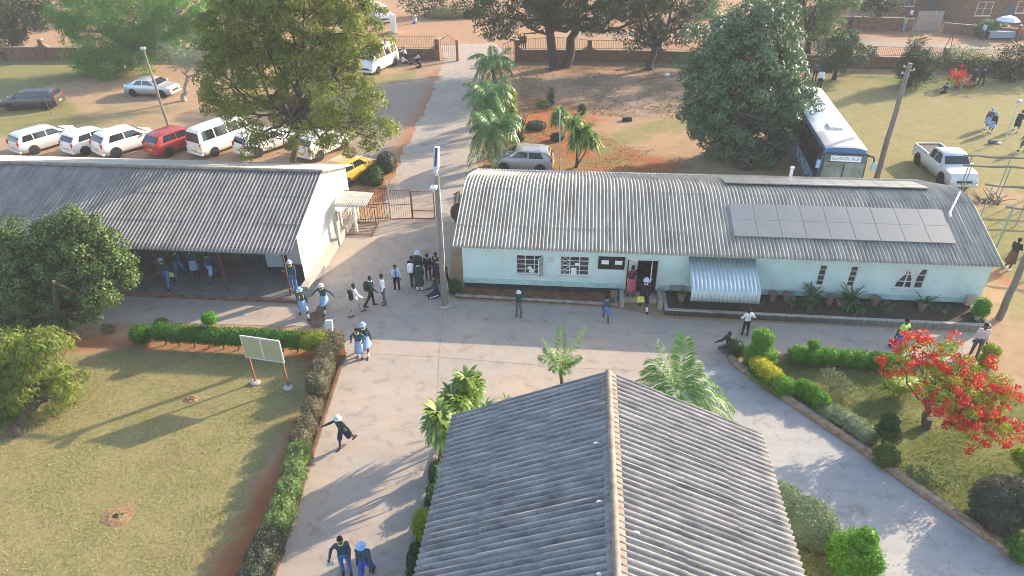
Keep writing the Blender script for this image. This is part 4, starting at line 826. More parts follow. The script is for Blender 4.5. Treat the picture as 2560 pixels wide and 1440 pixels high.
# foreground shrubs by the near building
b = G(1060, 1335); bush('gold_shrub', 'small yellow green shrub against the left eave of the foreground roof', [(b + [0, 0, .5], (.30, .34, .42)), (b + [.1, -.45, .3], (.22, .26, .28))], L_yg, .07, .045, 500)
b = G(1985, 1318); bush('sage_mound', 'large soft sage green mound beside the right eave of the foreground roof', [(b + [-.35, .45, .42], (.72, .70, .55)), (b + [.25, -.15, .42], (.78, .72, .58)), (b + [.55, -.5, .36], (.55, .5, .46))], L_sage, .06, .03, 700, rough=.03)
b = G(2120, 1425); bush('cloud_topiary', 'bright green topiary with clustered knobs at the bottom right of the paved path', [(b + [0, 0, .62], (.66, .62, .62)), (b + [.02, -.1, 1.22], (.23, .22, .22)), (b + [.25, .1, 1.28], (.26, .25, .26)), (b + [-.22, -.3, .95], (.28, .26, .26)), (b + [.3, -.35, .8], (.3, .3, .3))], L_bright, .065, .04, 620)
for x, y, k in ((1105, 1150, .25), (1080, 1235, .22), (1025, 1420, .3)):
    pass
b = G(1085, 1255); bush('eave_shrub', 'narrow dark shrub under the left eave of the foreground roof', [(b + [0, .9, .35], (.22, .4, .35)), (b + [0, -.1, .35], (.22, .4, .35))], L_deep, .07, .045, 420)
b = G(1035, 1440); bush('eave_shrub', 'dark shrub under the bottom left eave of the foreground roof', [(b + [.05, .3, .3], (.25, .5, .35)), (b + [0, -.8, .3], (.25, .5, .35))], L_deep, .07, .045, 420)
# garden topiary
b = G(1893, 912); bush('cloud_topiary', 'stacked ball topiary at the garden corner above a golden hedge', [(b + [0, 0, .48], (.62, .5, .45)), (b + [.02, .06, 1.25], (.40, .38, .38))], L_bright, .07, .042, 520, stem=[(b, b + [0, 0, 1.], .05)])
pts = [(1898, 945), (1925, 965), (1950, 985)]
bush('clipped_hedge', 'clipped golden yellow topped hedge at the garden corner', [(np.array([*G(x, y)[:2], .38]), (.42, .36, .38), L_bright) for x, y in pts] + [(np.array([*G(x - 2, y + 3)[:2], .60]), (.36, .33, .24), L_yell) for x, y in [(1893, 938), (1908, 950), (1925, 962)]], L_bright, .075, .045, 480, rough=.03, base=G(*pts[1]))
pts = [(1992, 905), (2030, 908), (2068, 910)]
bush('clipped_hedge', 'left clipped green hedge along the garden top with a ball on it', row(pts, .36, .42, .34, .36, L_bright) + [(np.array([*G(2022, 908)[:2], .92]), (.22, .2, .2), L_bright)], L_bright, .07, .042, 520, group='garden hedges', base=G(*pts[1]))
pts = [(2110, 912), (2148, 915), (2186, 918), (2222, 922)]
bush('clipped_hedge', 'longer flat green hedge along the garden top behind the red flowers', row(pts, .33, .42, .33, .34, L_bright), L_bright, .07, .042, 520, group='garden hedges', base=G(*pts[1]))
pts = [(2003, 988), (2025, 1002), (2047, 1020)]
bush('clipped_hedge', 'short sloping green hedge inside the garden kerb', row(pts, .32, .32, .3, .36, L_bright), L_bright, .07, .042, 520, group='garden hedges', base=G(*pts[1]))
pts = [(2075, 1040), (2105, 1055), (2135, 1075), (2160, 1095)]
bush('sage_mound', 'low silvery sage ground cover along the garden kerb', [(np.array([*G(x, y)[:2], .16]), (.48, .40, .26)) for x, y in pts], L_sage, .055, .028, 560, rough=.1, base=G(*pts[1]))
b = G(2080, 980); bush('rose_bush', 'loose grey leaved rose bush with pale flowers in the garden', [(b + [0, 0, .45], (.42, .4, .42)), (b + [.3, -.2, .35], (.35, .3, .35)), (b + [-.15, .2, .55], (.3, .3, .3))], leafmat('rose_leaf', (.08, .09, .055), (.26, .25, .17), .2, cc=(.45, .25, .2)), .075, .045, 190, core=False, rough=.2)
b = G(2235, 990); bush('gold_shrub', 'loose yellow green shrub under the left of the red flowering tree', [(b + [0, 0, .55], (.55, .45, .22)), (b + [.5, .1, .5], (.45, .4, .2))], L_yg, .08, .05, 200, rough=.15, stem=[(b, b + [0, 0, .5], .04), (b + [.2, 0, 0], b + [.5, .1, .4], .03)])
b = G(2207, 1112); bush('cloud_topiary', 'dark green two ball topiary inside the garden kerb', [(b + [0, 0, .62], (.38, .36, .25)), (b + [-.02, .05, 1.0], (.28, .27, .27))], L_deep, .065, .04, 560, stem=[(b, b + [0, 0, .6], .04)])
b = G(2210, 1160); bush('ball_shrub', 'round olive yellow ball shrub against the garden kerb', [(b + [0, 0, .34], (.38, .36, .36))], leafmat('olive_ball', (.05, .075, .012), (.17, .17, .03), .25), .07, .045, 480)
b = G(2340, 1205); bush('loose_shrub', 'low loose blue green shrub in the middle of the garden lawn', [(b + [0, 0, .28], (.42, .36, .28)), (b + [-.55, .2, .14], (.4, .35, .14))], L_pale, .08, .05, 200, core=False, rough=.2)
b = G(2490, 1300); bush('ball_shrub', 'very large dark slate green ball shrub at the right edge of the garden', [(b + [-.2, .1, .72], (.62, .62, .72)), (b + [.35, .05, .72], (.62, .62, .74)), (b + [-.35, -.35, .6], (.45, .45, .55))], L_slate, .06, .036, 680, rough=.02)
b = G(2545, 1175); bush('gold_shrub', 'yellow green clipped shrub at the right edge beside the red flowering tree', [(b + [0, 0, .6], (.36, .34, .3)), (b + [.2, -.25, .4], (.34, .3, .36))], L_yg, .07, .045, 450)
b = G(2550, 1400); bush('loose_shrub', 'bright green shrub at the bottom right beyond the kerb', [(b + [.1, .1, .3], (.45, .4, .32))], L_hedge, .07, .045, 420)
b = G(2462, 918); bush('cloud_topiary', 'stacked pair of golden ball topiaries at the end of the garden hedge', [(b + [0, 0, .32], (.32, .3, .28)), (b + [-.02, 0, .8], (.30, .29, .24))], L_yg, .065, .04, 520)
b = G(1836, 888); bush('ball_shrub', 'dark round shrub in the shade of the stacked ball topiary', [(b + [0, 0, .35], (.32, .3, .35))], L_deep, .065, .04, 480)
b = G(1138, 732); bush('ball_shrub', 'small dark round shrub at the left corner of the aqua office', [(b + [0, 0, .36], (.30, .3, .36))], L_deep, .065, .04, 480)
b = G(2438, 808); bush('ball_shrub', 'fresh green upright shrub at the right end of the office flower bed', [(b + [0, .0, .75], (.32, .28, .5))], L_bright, .07, .045, 420)
# small things growing on the front lawn
for (x, y, s, lab) in ((275, 832, .22, 'tiny dark seedling bush on the bare soil left of the hedge'),):
    b = G(x, y); bush('seedling', lab, [(b + [0, 0, s], (s, s * .9, s))], L_deep, .07, .04, 200, core=False, rough=.2)
# dug hollows with loose soil on the lawn
def dug(label, x, y, r):
    b = G(x, y); t = thing('planting_hole', label, 'planting hole', b); mb = MB(); n = 22
    vs = [(0, 0, .015)]; 
    for k, (q, z) in enumerate(((.3, .012), (.5, .05), (.85, .025), (1.2, .003))):
        for i in range(n):
            a = 2 * math.pi * i / n; f = q * r * (1 + RNG.normal() * .1); vs.append((f * math.cos(a), f * math.sin(a) * .8, z * (1 + RNG.normal() * .3)))
    fs = [(0, 1 + i, 1 + (i + 1) % n) for i in range(n)]
    for k in range(3): fs += [(1 + k * n + i, 1 + (k + 1) * n + i, 1 + (k + 1) * n + (i + 1) % n, 1 + k * n + (i + 1) % n) for i in range(n)]
    mb.add(vs, fs); mb.build('soil_rim', mat('loose_soil', (.26, .155, .085), .95, .35, 6, .6, 20), t, smooth=True)
    MB().lathe([(.0, .02), (r * .33, .022)], (0, 0, 0), 14, 1, .75, cap=False).build('hole', mat('dark_hole_soil', (.03, .02, .014), .95), t)  # flat near-black disc drawn as the middle of the hole
    straps(t, 'sprout', [(np.array([r * .2, 0, .05]), 1.)], L_dead, 14, r * .9, .04); return t
dug('freshly dug planting hole low on the front lawn', 293, 1290, .42); dug('small dug planting hole near the sign on the front lawn', 478, 998, .26)
# tufts of grass: uncountable
def tufts(name, poly, n, h, mt, keep=None):
    P = pxpoly(poly); lo, hi = P.min(0), P.max(0); X = lo[0] + (hi[0] - lo[0]) * RNG.random(n * 3); Y = lo[1] + (hi[1] - lo[1]) * RNG.random(n * 3); d = inpoly(X, Y, P)
    ok = (d > -.1) & (np.sin(X * 1.7 + 2 * np.sin(Y)) * np.cos(Y * 2.1) + RNG.normal(size=len(X)) * .7 > -.2); X, Y = X[ok][:n], Y[ok][:n]; k = len(X)
    hh = h * (.5 + RNG.random(k)); C = np.stack([X, Y, hh * .35], 1); D = nrm(RNG.normal(size=(k, 3)) * [1, 1, .2] + [0, 0, .8]); V, F = leaf_quads(C, D, nrm(RNG.normal(size=(k, 3))), hh, .022)
    return tag(np_mesh(name, V, F, mt, None, RNG.random(k)), kind='stuff')
L_gr1 = leafmat('dry_grass', (.24, .20, .085), (.50, .41, .20), .35); L_gr2 = leafmat('green_grass', (.08, .12, .025), (.24, .25, .07), .3)
tufts('grass', [(-60, 1500), (0, 1080), (200, 890), (330, 880), (640, 890), (770, 900), (740, 1020), (640, 1190), (560, 1320), (470, 1500)], 24000, .045, L_gr1)
tufts('grass', [(1850, 900), (2240, 910), (2420, 910), (2600, 1010), (2700, 1400), (2540, 1380), (2170, 1130), (1880, 940)], 22000, .06, L_gr2)
tufts('grass', [(1950, 1270), (2005, 1330), (2085, 1400), (2140, 1490), (1980, 1500)], 3000, .06, L_gr1)
# dry fallen leaves and litter: uncountable
L_litter = leafmat('fallen_leaf', (.16, .09, .04), (.34, .24, .11), .1)
def litter(name, poly, n, sz, z):
    P = pxpoly(poly); lo, hi = P.min(0), P.max(0); X = lo[0] + (hi[0] - lo[0]) * RNG.random(n * 4); Y = lo[1] + (hi[1] - lo[1]) * RNG.random(n * 4); ok = (inpoly(X, Y, P) > 0) & (np.sin(X * 1.1 + np.sin(Y * 1.7)) + RNG.normal(size=len(X)) > .3); X, Y = X[ok][:n], Y[ok][:n]; k = len(X)
    V, F = leaf_quads(np.stack([X, Y, np.full(k, z)], 1), RNG.normal(size=(k, 3)) * [1, 1, .1], nrm(RNG.normal(size=(k, 3)) * .4 + [0, 0, 1]), sz, sz * .6); return tag(np_mesh(name, V, F, L_litter, None, RNG.random(k)), kind='stuff')
litter('fallen_leaves', [(1300, 160), (1700, 165), (1720, 300), (1300, 280)], 5000, .16, .03)
litter('fallen_leaves', [(560, 230), (950, 200), (1010, 330), (940, 430), (560, 380)], 2500, .12, .02)
litter('fallen_leaves', [(1200, 420), (1270, 300), (1500, 340), (1750, 400), (1750, 440)], 2500, .12, .02)
litter('fallen_leaves', [(-60, 1480), (0, 1080), (330, 880), (780, 890), (640, 1190), (470, 1480)], 900, .06, .03)
litter('fallen_leaves', [(1650, 960), (1850, 950), (2560, 1440), (2200, 1440)], 160, .05, .018)
litter('fallen_leaves', [(860, 560), (1130, 560), (1130, 740), (2400, 880), (1800, 890), (300, 820), (740, 760)], 120, .05, .014)
# ------------------------------------------------------------------ boundary wall with railings, gates
def sub_of(par, name, mb, mt, **k): return mb.build(name, mt, par, **k)
def wall_seg(label, pa, pb, rail=True, pil_a=True, pil_b=False, h=1.05, ht=2.0, arch=0.0, mt=None):
    A, Bq = np.array(G(*pa)[:2]), np.array(G(*pb)[:2]); L = float(np.linalg.norm(Bq - A)); rz = math.atan2(Bq[1] - A[1], Bq[0] - A[0]); mt = mt or M_brickd
    t = thing('boundary_wall', label, 'wall', (A[0], A[1], 0), rz, 'brick boundary wall sections')
    MB().box((L / 2, 0, h / 2 - .05), (L - .06, .22, h + .1)).build('wall', mt, t)
    mb = MB(); e = .55
    for s, x in ((1, .2), (-1, L - .2)): mb.add([(x, -.1, h), (x + s * e, -.1, h), (x, -.1, h + .38), (x, .1, h), (x + s * e, .1, h), (x, .1, h + .38)], [(0, 1, 2), (5, 4, 3), (0, 3, 4, 1), (1, 4, 5, 2), (2, 5, 3, 0)])
    mb.box((L / 2, 0, h + .025), (L - .3, .27, .05)); mb.build('coping', M_kerb, t)
    for on, x in ((pil_a, 0), (pil_b, L)):
        if on:
            p = MB().box((x, 0, .95), (.42, .42, 2.0)).build('pillar', mt, t, bevel=.02); MB().box((x, 0, 1.99), (.5, .5, .09), taper=.8).build('cap', M_kerb, p)
    if rail:
        mb = MB(); n = max(4, int(L / .16)); za = lambda x: ht + arch * math.sin(math.pi * x / L)
        for i in range(1, n):
            x = L * i / n; mb.box((x, 0, (h + za(x)) / 2), (.022, .022, za(x) - h))
        for zz in (h + .16, None):
            pts = [(L * i / 16, 0, zz if zz else za(L * i / 16) - .06) for i in range(17)]; mb.tube(pts, .02, 5)
        mb.build('railing', M_rust, t)
    return t
wall_seg('low brick boundary wall at the far left with the thick dark tree in front', (-420, 152), (118, 150), rail=False, pil_b=True, h=1.25)
wall_seg('brick boundary wall section behind the weeping pepper tree', (118, 150), (560, 150), rail=False, pil_a=False, h=1.2)
wall_seg('brick boundary wall section hidden behind the big feathery tree', (560, 150), (925, 150), h=1.1)
wall_seg('brick boundary wall section with a tall railing beside the small arched gate', (925, 150), (1095, 150), pil_b=True, ht=2.3)
wall_seg('brick boundary wall section with an arched railing where two people stand, by the gateway', (1292, 153), (1472, 153), arch=.25)
wall_seg('brick boundary wall section right of the twin trunked tree', (1472, 153), (1645, 156))
wall_seg('brick boundary wall section behind the leaning dark tree', (1645, 156), (1905, 165))
wall_seg('brick boundary wall section behind the dark round tree', (1905, 165), (2172, 171))
wall_seg('brick boundary wall section left of the egg shaped conifer', (2172, 171), (2352, 176))
wall_seg('brick boundary wall section at the far right behind the spreading tree', (2352, 176), (2700, 192), pil_b=True)
# small arched foot gate and the swung-open driveway gate
A = G(1100, 150); Bq = G(1138, 152); L = float(np.linalg.norm((Bq - A)[:2])); rz = math.atan2((Bq - A)[1], (Bq - A)[0])
t = thing('foot_gate', 'small arched steel foot gate beside the open driveway entrance', 'gate', (A[0] + .15, A[1], 0), rz)
mb = MB()
for i in range(0, 9): x = L * i / 8; mb.box((x, 0, .95 + .18 * (1 - abs(2 * i / 8 - 1))), (.025, .025, 1.8 + .36 * (1 - abs(2 * i / 8 - 1))))
for z in (.15, 1.5): mb.box((L / 2, 0, z), (L, .03, .03))
mb.tube([(0, 0, 1.85), (L * .2, 0, 2.1), (L / 2, 0, 2.35), (L * .8, 0, 2.1), (L, 0, 1.85)], .03, 6); mb.build('gate_leaf', M_rust, t)
MB().box((L + .12, 0, .95), (.24, .3, 2.0)).build('gate_post', M_brick, t, bevel=.02)
A = G(1256, 150); Bq = G(1292, 150); L = float(np.linalg.norm((Bq - A)[:2])); rz = math.atan2((Bq - A)[1], (Bq - A)[0])
t = thing('driveway_gate', 'sloped top steel driveway gate leaf at the entrance', 'gate', (A[0], A[1], 0), rz)
mb = MB()
for i in range(10): x = L * i / 9; mb.box((x, 0, .75 + .25 * i / 9), (.025, .025, 1.4 + .5 * i / 9))
mb.tube([(0, 0, 1.45), (L, 0, 1.98)], .025, 6); mb.tube([(0, 0, .12), (L, 0, .12)], .025, 6); mb.tube([(0, 0, 1.05), (L, 0, 1.05)], .02, 6); mb.build('gate_leaf', M_rust, t)
# inner steel fence, gate and turnstile cage between the two blocks
def bars(label, name, cat, pa, pb, h, n, mt, th=.02, rails=(.1, 1.0), frame=False, group=None):
    A, Bq = G(*pa), G(*pb); d = (Bq - A)[:2]; L = float(np.linalg.norm(d)); t = thing(name, label, cat, A, math.atan2(d[1], d[0]), group); mb = MB()
    for i in range(n + 1): x = L * i / n; mb.box((x, 0, h / 2), (th, th, h))
    mb.build('bars', mt, t); mb = MB()
    for z in rails: mb.tube([(0, 0, h * z), (L, 0, h * z)], .024, 6)
    if frame:
        for x in (0, L): mb.tube([(x, 0, 0), (x, 0, h)], .032, 6)
    mb.build('rail', mt, t); return t
bars('brown steel bar fence between the tin porch and the inner gate', 'steel_fence', 'fence', (872, 556), (976, 549), 1.95, 17, M_brownsteel, .026, (.06, .97, .5))
bars('brown framed steel gate leaf in the middle of the inner fence', 'steel_gate', 'gate', (978, 549), (1031, 546), 1.75, 10, M_rust, .012, (.02, .5, .99), True)
bars('fine barred arched steel gate leaf left of the lamp pole', 'steel_gate', 'gate', (1033, 546), (1088, 548), 1.65, 22, M_rust, .011, (.02, .3, .99), True)
bars('short dark steel fence piece beside the satellite dish', 'steel_fence', 'fence', (1139, 557), (1152, 549), 1.75, 4, M_brownsteel, .03, (.1, .95))
p = G(978, 549); t = thing('fence_post', 'tall white topped steel post between the fence and the inner gate', 'post', p); MB().lathe([(.04, 0), (.04, 2.05), (.05, 2.06), (.05, 2.3), (0, 2.34)], (0, 0, 0), 10).build('post', M_steel, t, smooth=True)
q = [G(*a) for a in ((857, 588), (932, 590), (948, 560), (880, 556))]
t = thing('pedestrian_pen', 'low rusty pipe pen laid out in front of the tin porch', 'railing', q[0]); mb = MB(); q = [a - q[0] for a in q]
for i in range(4):
    a, b = q[i], q[(i + 1) % 4]; mb.tube([a + [0, 0, .06], b + [0, 0, .06]], .03, 6)
    for s in np.linspace(0, 1, 9)[:-1]: mb.tube([a + (b - a) * s + [0, 0, .05], q[(3 - i) % 4] * 0 + a + (b - a) * s + [0, 0, .05 + (.95 if i in (3, 2) else .0)]], .012, 5)
for s in np.linspace(.12, .88, 7): mb.tube([q[0] + (q[3] - q[0]) * s + [0, 0, .055], q[1] + (q[2] - q[1]) * s + [0, 0, .055]], .012, 5)
for i in (3, 2): mb.tube([q[i] + [0, 0, 1.0], q[(i + 1) % 4] + [0, 0, 1.0]], .028, 6)
mb.build('pipes', M_rust, t)
# ------------------------------------------------------------------ poles
def pole(name, label, px, top, r0, r1, mt, lean=0., cat='pole'):
    b = G(*px); t = thing(name, label, cat, b); tp = AY(top[0], top[1], b[1]) - b; n = 8; mb = MB()
    mb.tube([tp * (i / n) + np.array([.02 * math.sin(i * 1.7), 0, 0]) for i in range(n + 1)], [r0 + (r1 - r0) * i / n for i in range(n + 1)], 10); mb.build('pole', mt, t, smooth=True); return t, tp
t, tp = pole('lamp_pole', 'tall wooden lamp pole with two pale street lamps standing in the paved yard', (1112, 764), (1091, 438), .14, .095, M_wood)
MB().lathe([(.26, 0), (.24, .03), (.17, .05)], (0, 0, 0), 16).build('footing', M_conc, t)
for (dx, dy, dz, ln, w, nm) in ((-.06, 1.15, .75, 1.25, .26, 'far'), (-.14, -.45, .12, .8, .30, 'near')):
    a = tp + np.array([0, 0, -.15 if nm == 'far' else -.45]); e = a + np.array([dx, dy, dz]); mb = MB(); mb.tube([a, a + (e - a) * .45], .04, 8)
    lm = mb.build('lamp_arm', M_steel, t, smooth=True); c = a + (e - a) * .72; d = Vector(e - a).normalized(); o = MB().box((0, 0, 0), (w, ln, .11), taper=.8).build('lamp_head', M_lampgrey, lm, bevel=.03)
    o.location = c; o.rotation_euler = (math.atan2(d.z, math.hypot(d.x, d.y)) * (1 if d.y > 0 else -1), 0, 0); s = MB().box((-.02, 0, .06), (.05 if nm == 'near' else w * .36, ln * (.4 if nm == 'near' else .72), .006)).build('lens', mat('lens_dark', (.05, .07, .09), .2), lm); s.location = c; s.rotation_euler = o.rotation_euler
mb = MB(); mb.tube([tp * .93 + [.1, -.04, 0], tp * .5 + [.115, -.05, 0], tp * .36 + [.12, -.05, 0]], .016, 6); mb.build('cable_conduit', plain('pipe_white', (.75, .76, .78), .5), t)
t, tp = pole('utility_pole', 'slim grey leaning pole standing behind the row of parked cars', (426, 332), (358, 122), .10, .075, M_wood); MB().box(tp + [0, 0, .04], (.34, .18, .16)).build('pole_cap', M_lampgrey, t, bevel=.03)
t, tp = pole('utility_pole', 'thick wooden utility pole between the bus and the silver pickup', (2190, 450), (2275, 158), .17, .12, M_wood)
for k, (s, z) in enumerate(((-1, -.2), (-1, -.55), (1, -.4))):
    mb = MB(); mb.tube([tp + [0, 0, z], tp + [s * .3, -.05, z]], .02, 6); mb.lathe([(.03, 0), (.05, .05), (.04, .1), (0, .12)], tp + [s * .3, -.05, z], 8); mb.build('insulator_bracket', M_lampgrey, t)
t, tp = pole('utility_pole', 'dark wooden pole at the right edge beside the office end wall', (2497, 797), (2572, 628), .15, .12, M_wood)
t, tp = pole('marker_pole', 'slim pale pole in front of the rockery dracaenas', (1400, 425), (1399, 277), .05, .045, plain('pale_pole', (.5, .5, .48), .6)); MB().lathe([(.06, 0), (.06, .05), (0, .07)], tp, 8).build('pole_cap', M_lampgrey, t)
t, tp = pole('lamp_pole', 'thin grey garden lamp post on the far right lawn', (2512, 352), (2546, 258), .045, .04, M_lampgrey); MB().lathe([(.05, 0), (.16, .1), (.15, .22), (0, .28)], tp, 10).build('lamp_head', M_lampgrey, t, smooth=True)
b = G(1304, 404); t = thing('bent_pipe', 'pale curved pipe arching over the grey hatchback from the palms', 'pipe', b); e = AY(1266, 335, b[1]) - b; m1 = AY(1298, 352, b[1]) - b; mb = MB(); mb.tube([(0, 0, 0), np.array(m1) * [.9, 1, .55], m1, (m1 + e) / 2 + [.05, 0, .14], e], .045, 8); mb.build('pipe', plain('bent_pale', (.5, .46, .4), .7), t, smooth=True)
for px, h, lab in (((14, 152), 1.0, 'dark leaning stump post left of the thick trunked tree'), ((72, 150), 1.05, 'dark leaning stump post right of the thick trunked tree')):
    b = G(*px); t = thing('tree_stump', lab, 'stump', b); mb = MB(); limb_mesh(mb, (0, 0, 0), (-.3, 0, h), .16, .09, .4); limb_mesh(mb, (-.15, 0, h * .5), (.15, 0, h * .9), .08, .04, .4); mb.build('trunk', bark_dark, t)
for px, h, lab in (((64, 268), 1.3, 'left thin stake in front of the dark estate car'), ((128, 284), 1.5, 'right thin stake in front of the dark estate car'), ((990, 158), 1.9, 'thin dark stake beside the white minibus at the wall')):
    b = G(*px); t = thing('stake', lab, 'post', b); MB().tube([(0, 0, 0), (-.12, 0, h)], .03, 6).build('stake', M_brownsteel, t)
# washing-line style frame of poles behind the office
M_greenp = plain('green_paint_steel', (.22, .33, .27), .6)
fr = thing('pole_frame', 'frame of weathered horizontal poles on thin green posts behind the office end', 'frame', W(24.6, 8.2))
o0 = np.array(W(24.6, 8.2)); rows = [((25.9, 36.74), (32.5, 35.6)), ((25.04, 35.29), (31.8, 34.5)), ((24.69, 32.71), (30.5, 31.3)), ((24.16, 30.1), (29.0, 28.4))]
for k, (a, b) in enumerate(rows):
    a = np.array([*a, 2.2]) - o0; b = np.array([*b, 2.2]) - o0; mb = MB(); n = 9
    mb.tube([a + (b - a) * i / n + np.array([0, 0, .035 * math.sin(i * 2.3 + k)]) for i in range(n + 1)], [.065 - .015 * math.sin(i * 1.7) for i in range(n + 1)], 8); mb.build('cross_pole', M_wood, fr, smooth=True)
    for s in (.06, .36, .66, .96):
        q = a + (b - a) * s; MB().tube([(q[0], q[1], 0), (q[0], q[1], 2.18)], .032 if k < 3 else .05, 6).build('post', M_greenp, fr)
b = G(2478, 505); t = thing('brush_pile', 'heap of dry cut branches on the grass under the pole frame', 'branches', b); mb = MB()
for _ in range(26): a = RNG.random() * 6.28; p0 = np.array([RNG.normal() * .4, RNG.normal() * .3, .03]); limb_mesh(mb, p0, p0 + [math.cos(a) * .9, math.sin(a) * .7, .1 + .3 * RNG.random()], .03, .008, .6, 5, 3)
mb.build('branches', bark, t)
# ------------------------------------------------------------------ lawn sign, white block, bench, pots
A, Bq = G(640, 957), G(722, 970); d = (Bq - A)[:2]; L = float(np.linalg.norm(d)); t = thing('sign_board', 'pale two panel sign board on tall rusty posts at the edge of the front lawn', 'sign', A, math.atan2(d[1], d[0])); hz = HZ(A, 838)
for x in (0, L):
    p_ = MB().box((x, 0, hz / 2), (.06, .06, hz)).build('post', M_rust, t); MB().lathe([(.0, .0), (.17, .0), (.19, .05), (.15, .1), (.0, .11)], (x, -.03, 0), 12, 1.1, .9, cap=False).build('footing', M_conc, p_, smooth=True)
M_sb = mat('faded_sign', (.37, .345, .20), .6, .06, 2)
mb = MB(); z0 = hz - .98
for zz in (z0, hz): mb.box((L / 2, -.045, zz), (L + .2, .04, .045))
for x in (-.09, L / 2, L + .09): mb.box((x, -.045, (z0 + hz) / 2), (.045, .036, hz - z0))
f = mb.build('board_frame', M_lampgrey, t)
for x in (L * .25 - .045, L * .75 + .045): MB().box((x, -.05, (z0 + hz) / 2), (L / 2 + .03, .016, hz - z0 - .05)).build('panel', M_sb, f)
b = G(826, 836); t = thing('white_block', 'leaning white painted concrete block at the end of the hedge', 'block', b); MB().box((0, 0, .32), (.32, .16, .72), rx=R_(-22)).build('block', M_white, t, bevel=.04)
t = thing('bench', 'small worn bench standing against the aqua wall right of the doorway', 'bench', W(9.62, -.2, .28), ANG); MB().box((0, 0, .38), (.62, .26, .04)).build('seat', mat('worn_bench', (.32, .27, .25), .8, .3, 14), t)
for x in (-.27, .27): MB().box((x, 0, .18), (.035, .22, .36)).build('leg', M_black, t)
M_terra = mat('clay_pot', (.20, .14, .11), .85, .25, 8); M_palepot = mat('pale_pot', (.45, .36, .31), .8, .15, 8)
def pot(label, u, v, r, h, mt, plant=None, z=.26, square=False):
    t = thing('plant_pot', label, 'plant pot', W(u, v, z), ANG)
    if square: mb = MB(); mb.box((0, 0, h / 2), (r * 1.3, r * 1.3, h), taper=1.35); mb.build('pot', mt, t, bevel=.02)
    else: mb = MB(); mb.lathe([(r * .62, 0), (r * .95, h * .85), (r * 1.1, h * .86), (r * 1.1, h), (r * .9, h), (r * .85, h * .9), (0, h * .9)], (0, 0, 0), 14, cap=True); mb.build('pot', mt, t, smooth=True)
    if plant: straps(t, 'plant', [(np.array([0, 0, h * .95]), 1.)], L_pot, plant[1], plant[0], .05, .9, 1.0)
pot('square clay pot at the right end of the left flower bed', 6.85, -.45, .19, .36, M_terra, None, .1, True)
pot('clay pot with a dark bare plant left of the hooped awning', 9.85 - .05, -.62, .2, .42, M_terra, (.4, 9))
pot('left of the two empty clay pots right of the hooped awning', 13.75, -.32, .2, .42, M_terra); pot('right of the two empty clay pots right of the hooped awning', 14.35, -.34, .2, .42, M_terra)
pot('clay pot between the two dark spiky plants', 16.15, -.4, .19, .42, M_terra); pot('shaded clay pot just left of the larger spiky plant', 16.55, -.55, .18, .36, M_terra)
pot('lone clay pot on a base under the wall between window and spiky plant', 18.05, -.35, .2, .42, M_terra); pot('clay pot with a leaning green plant under the curtained window', 19.95, -.55, .2, .4, M_terra, (.75, 26))
pot('pale rimmed planter at the office corner', 22.1, .35 - .35, .24, .5, M_palepot, None, .28, True); pot('small pale pot stacked below the corner planter', 22.05, -.6, .14, .25, M_palepot, (.2, 8)); pot('small pale pot on the end of the bed wall', 21.95, -1.15, .13, .22, M_palepot, (.2, 8))
for u, v, n, L_, lab in ((15.35, -.5, 46, .95, 'dark spiky plant under the left tall window'), (16.95, -.6, 54, 1.0, 'larger spiky green plant under the right tall window'), (15.1, -1.0, 26, .55, 'low spiky plant in the bed below the left tall window'), (17.2, -1.1, 30, .6, 'low dark leaved plant in the bed below the right tall window'), (18.3, -1.05, 26, .5, 'low leafy clump in the bed below the lone pot'), (20.6, -.9, 18, .5, 'low dark plant in the bed under the curtained window'), (14.4, -1.0, 18, .45, 'small plant in the bed below the two empty pots')):
    p = W(u, v, .25); t = thing('spiky_plant', lab, 'plant', p); MB().lathe([(.06, 0), (.05, .35), (0, .4)], (0, 0, 0), 8).build('stem', bark, t); straps(t, 'leaves', [(np.array([0, 0, .38]), 1.)], L_pot, int(n * 1.5), L_ * .82, .06, 1.2, 1.1)
# ------------------------------------------------------------------ vehicles
def paint(name, c, metal=.0, rough=.3): return mat(name, c, rough, .04, 3, metal=metal, spec=.5, coat=.5)
P_white = mat('white_paint', (.74, .74, .72), .35, .1, 3, spec=.5, coat=.4, speck=((1.5, (.86, .82, .76), .36, .5),)); P_silver = paint('silver_paint', (.50, .52, .54), .45); P_red = paint('red_paint', (.34, .03, .03)); P_dark = paint('charcoal_paint', (.055, .062, .07), .3)
P_grey = paint('grey_beige_paint', (.40, .385, .385), .35); P_yellow = paint('yellow_paint', (.50, .33, .04)); P_blue = paint('bus_blue', (.05, .135, .25)); P_pale = paint('pale_silver_paint', (.60, .62, .63), .25)
M_cg = mat('car_glass', (.018, .022, .027), .06, .3, 2, spec=.7); M_tyre = plain('tyre', (.014, .014, .015), .9); M_rim = plain('alloy', (.42, .43, .44), .35, metal=.6); M_trim = plain('black_trim', (.02, .02, .022), .6)
M_head = plain('headlamp', (.72, .74, .76), .12, spec=.7); M_tail = plain('tail_lamp', (.42, .015, .015), .25); M_plate = plain('yellow_plate', (.60, .42, .03), .6)
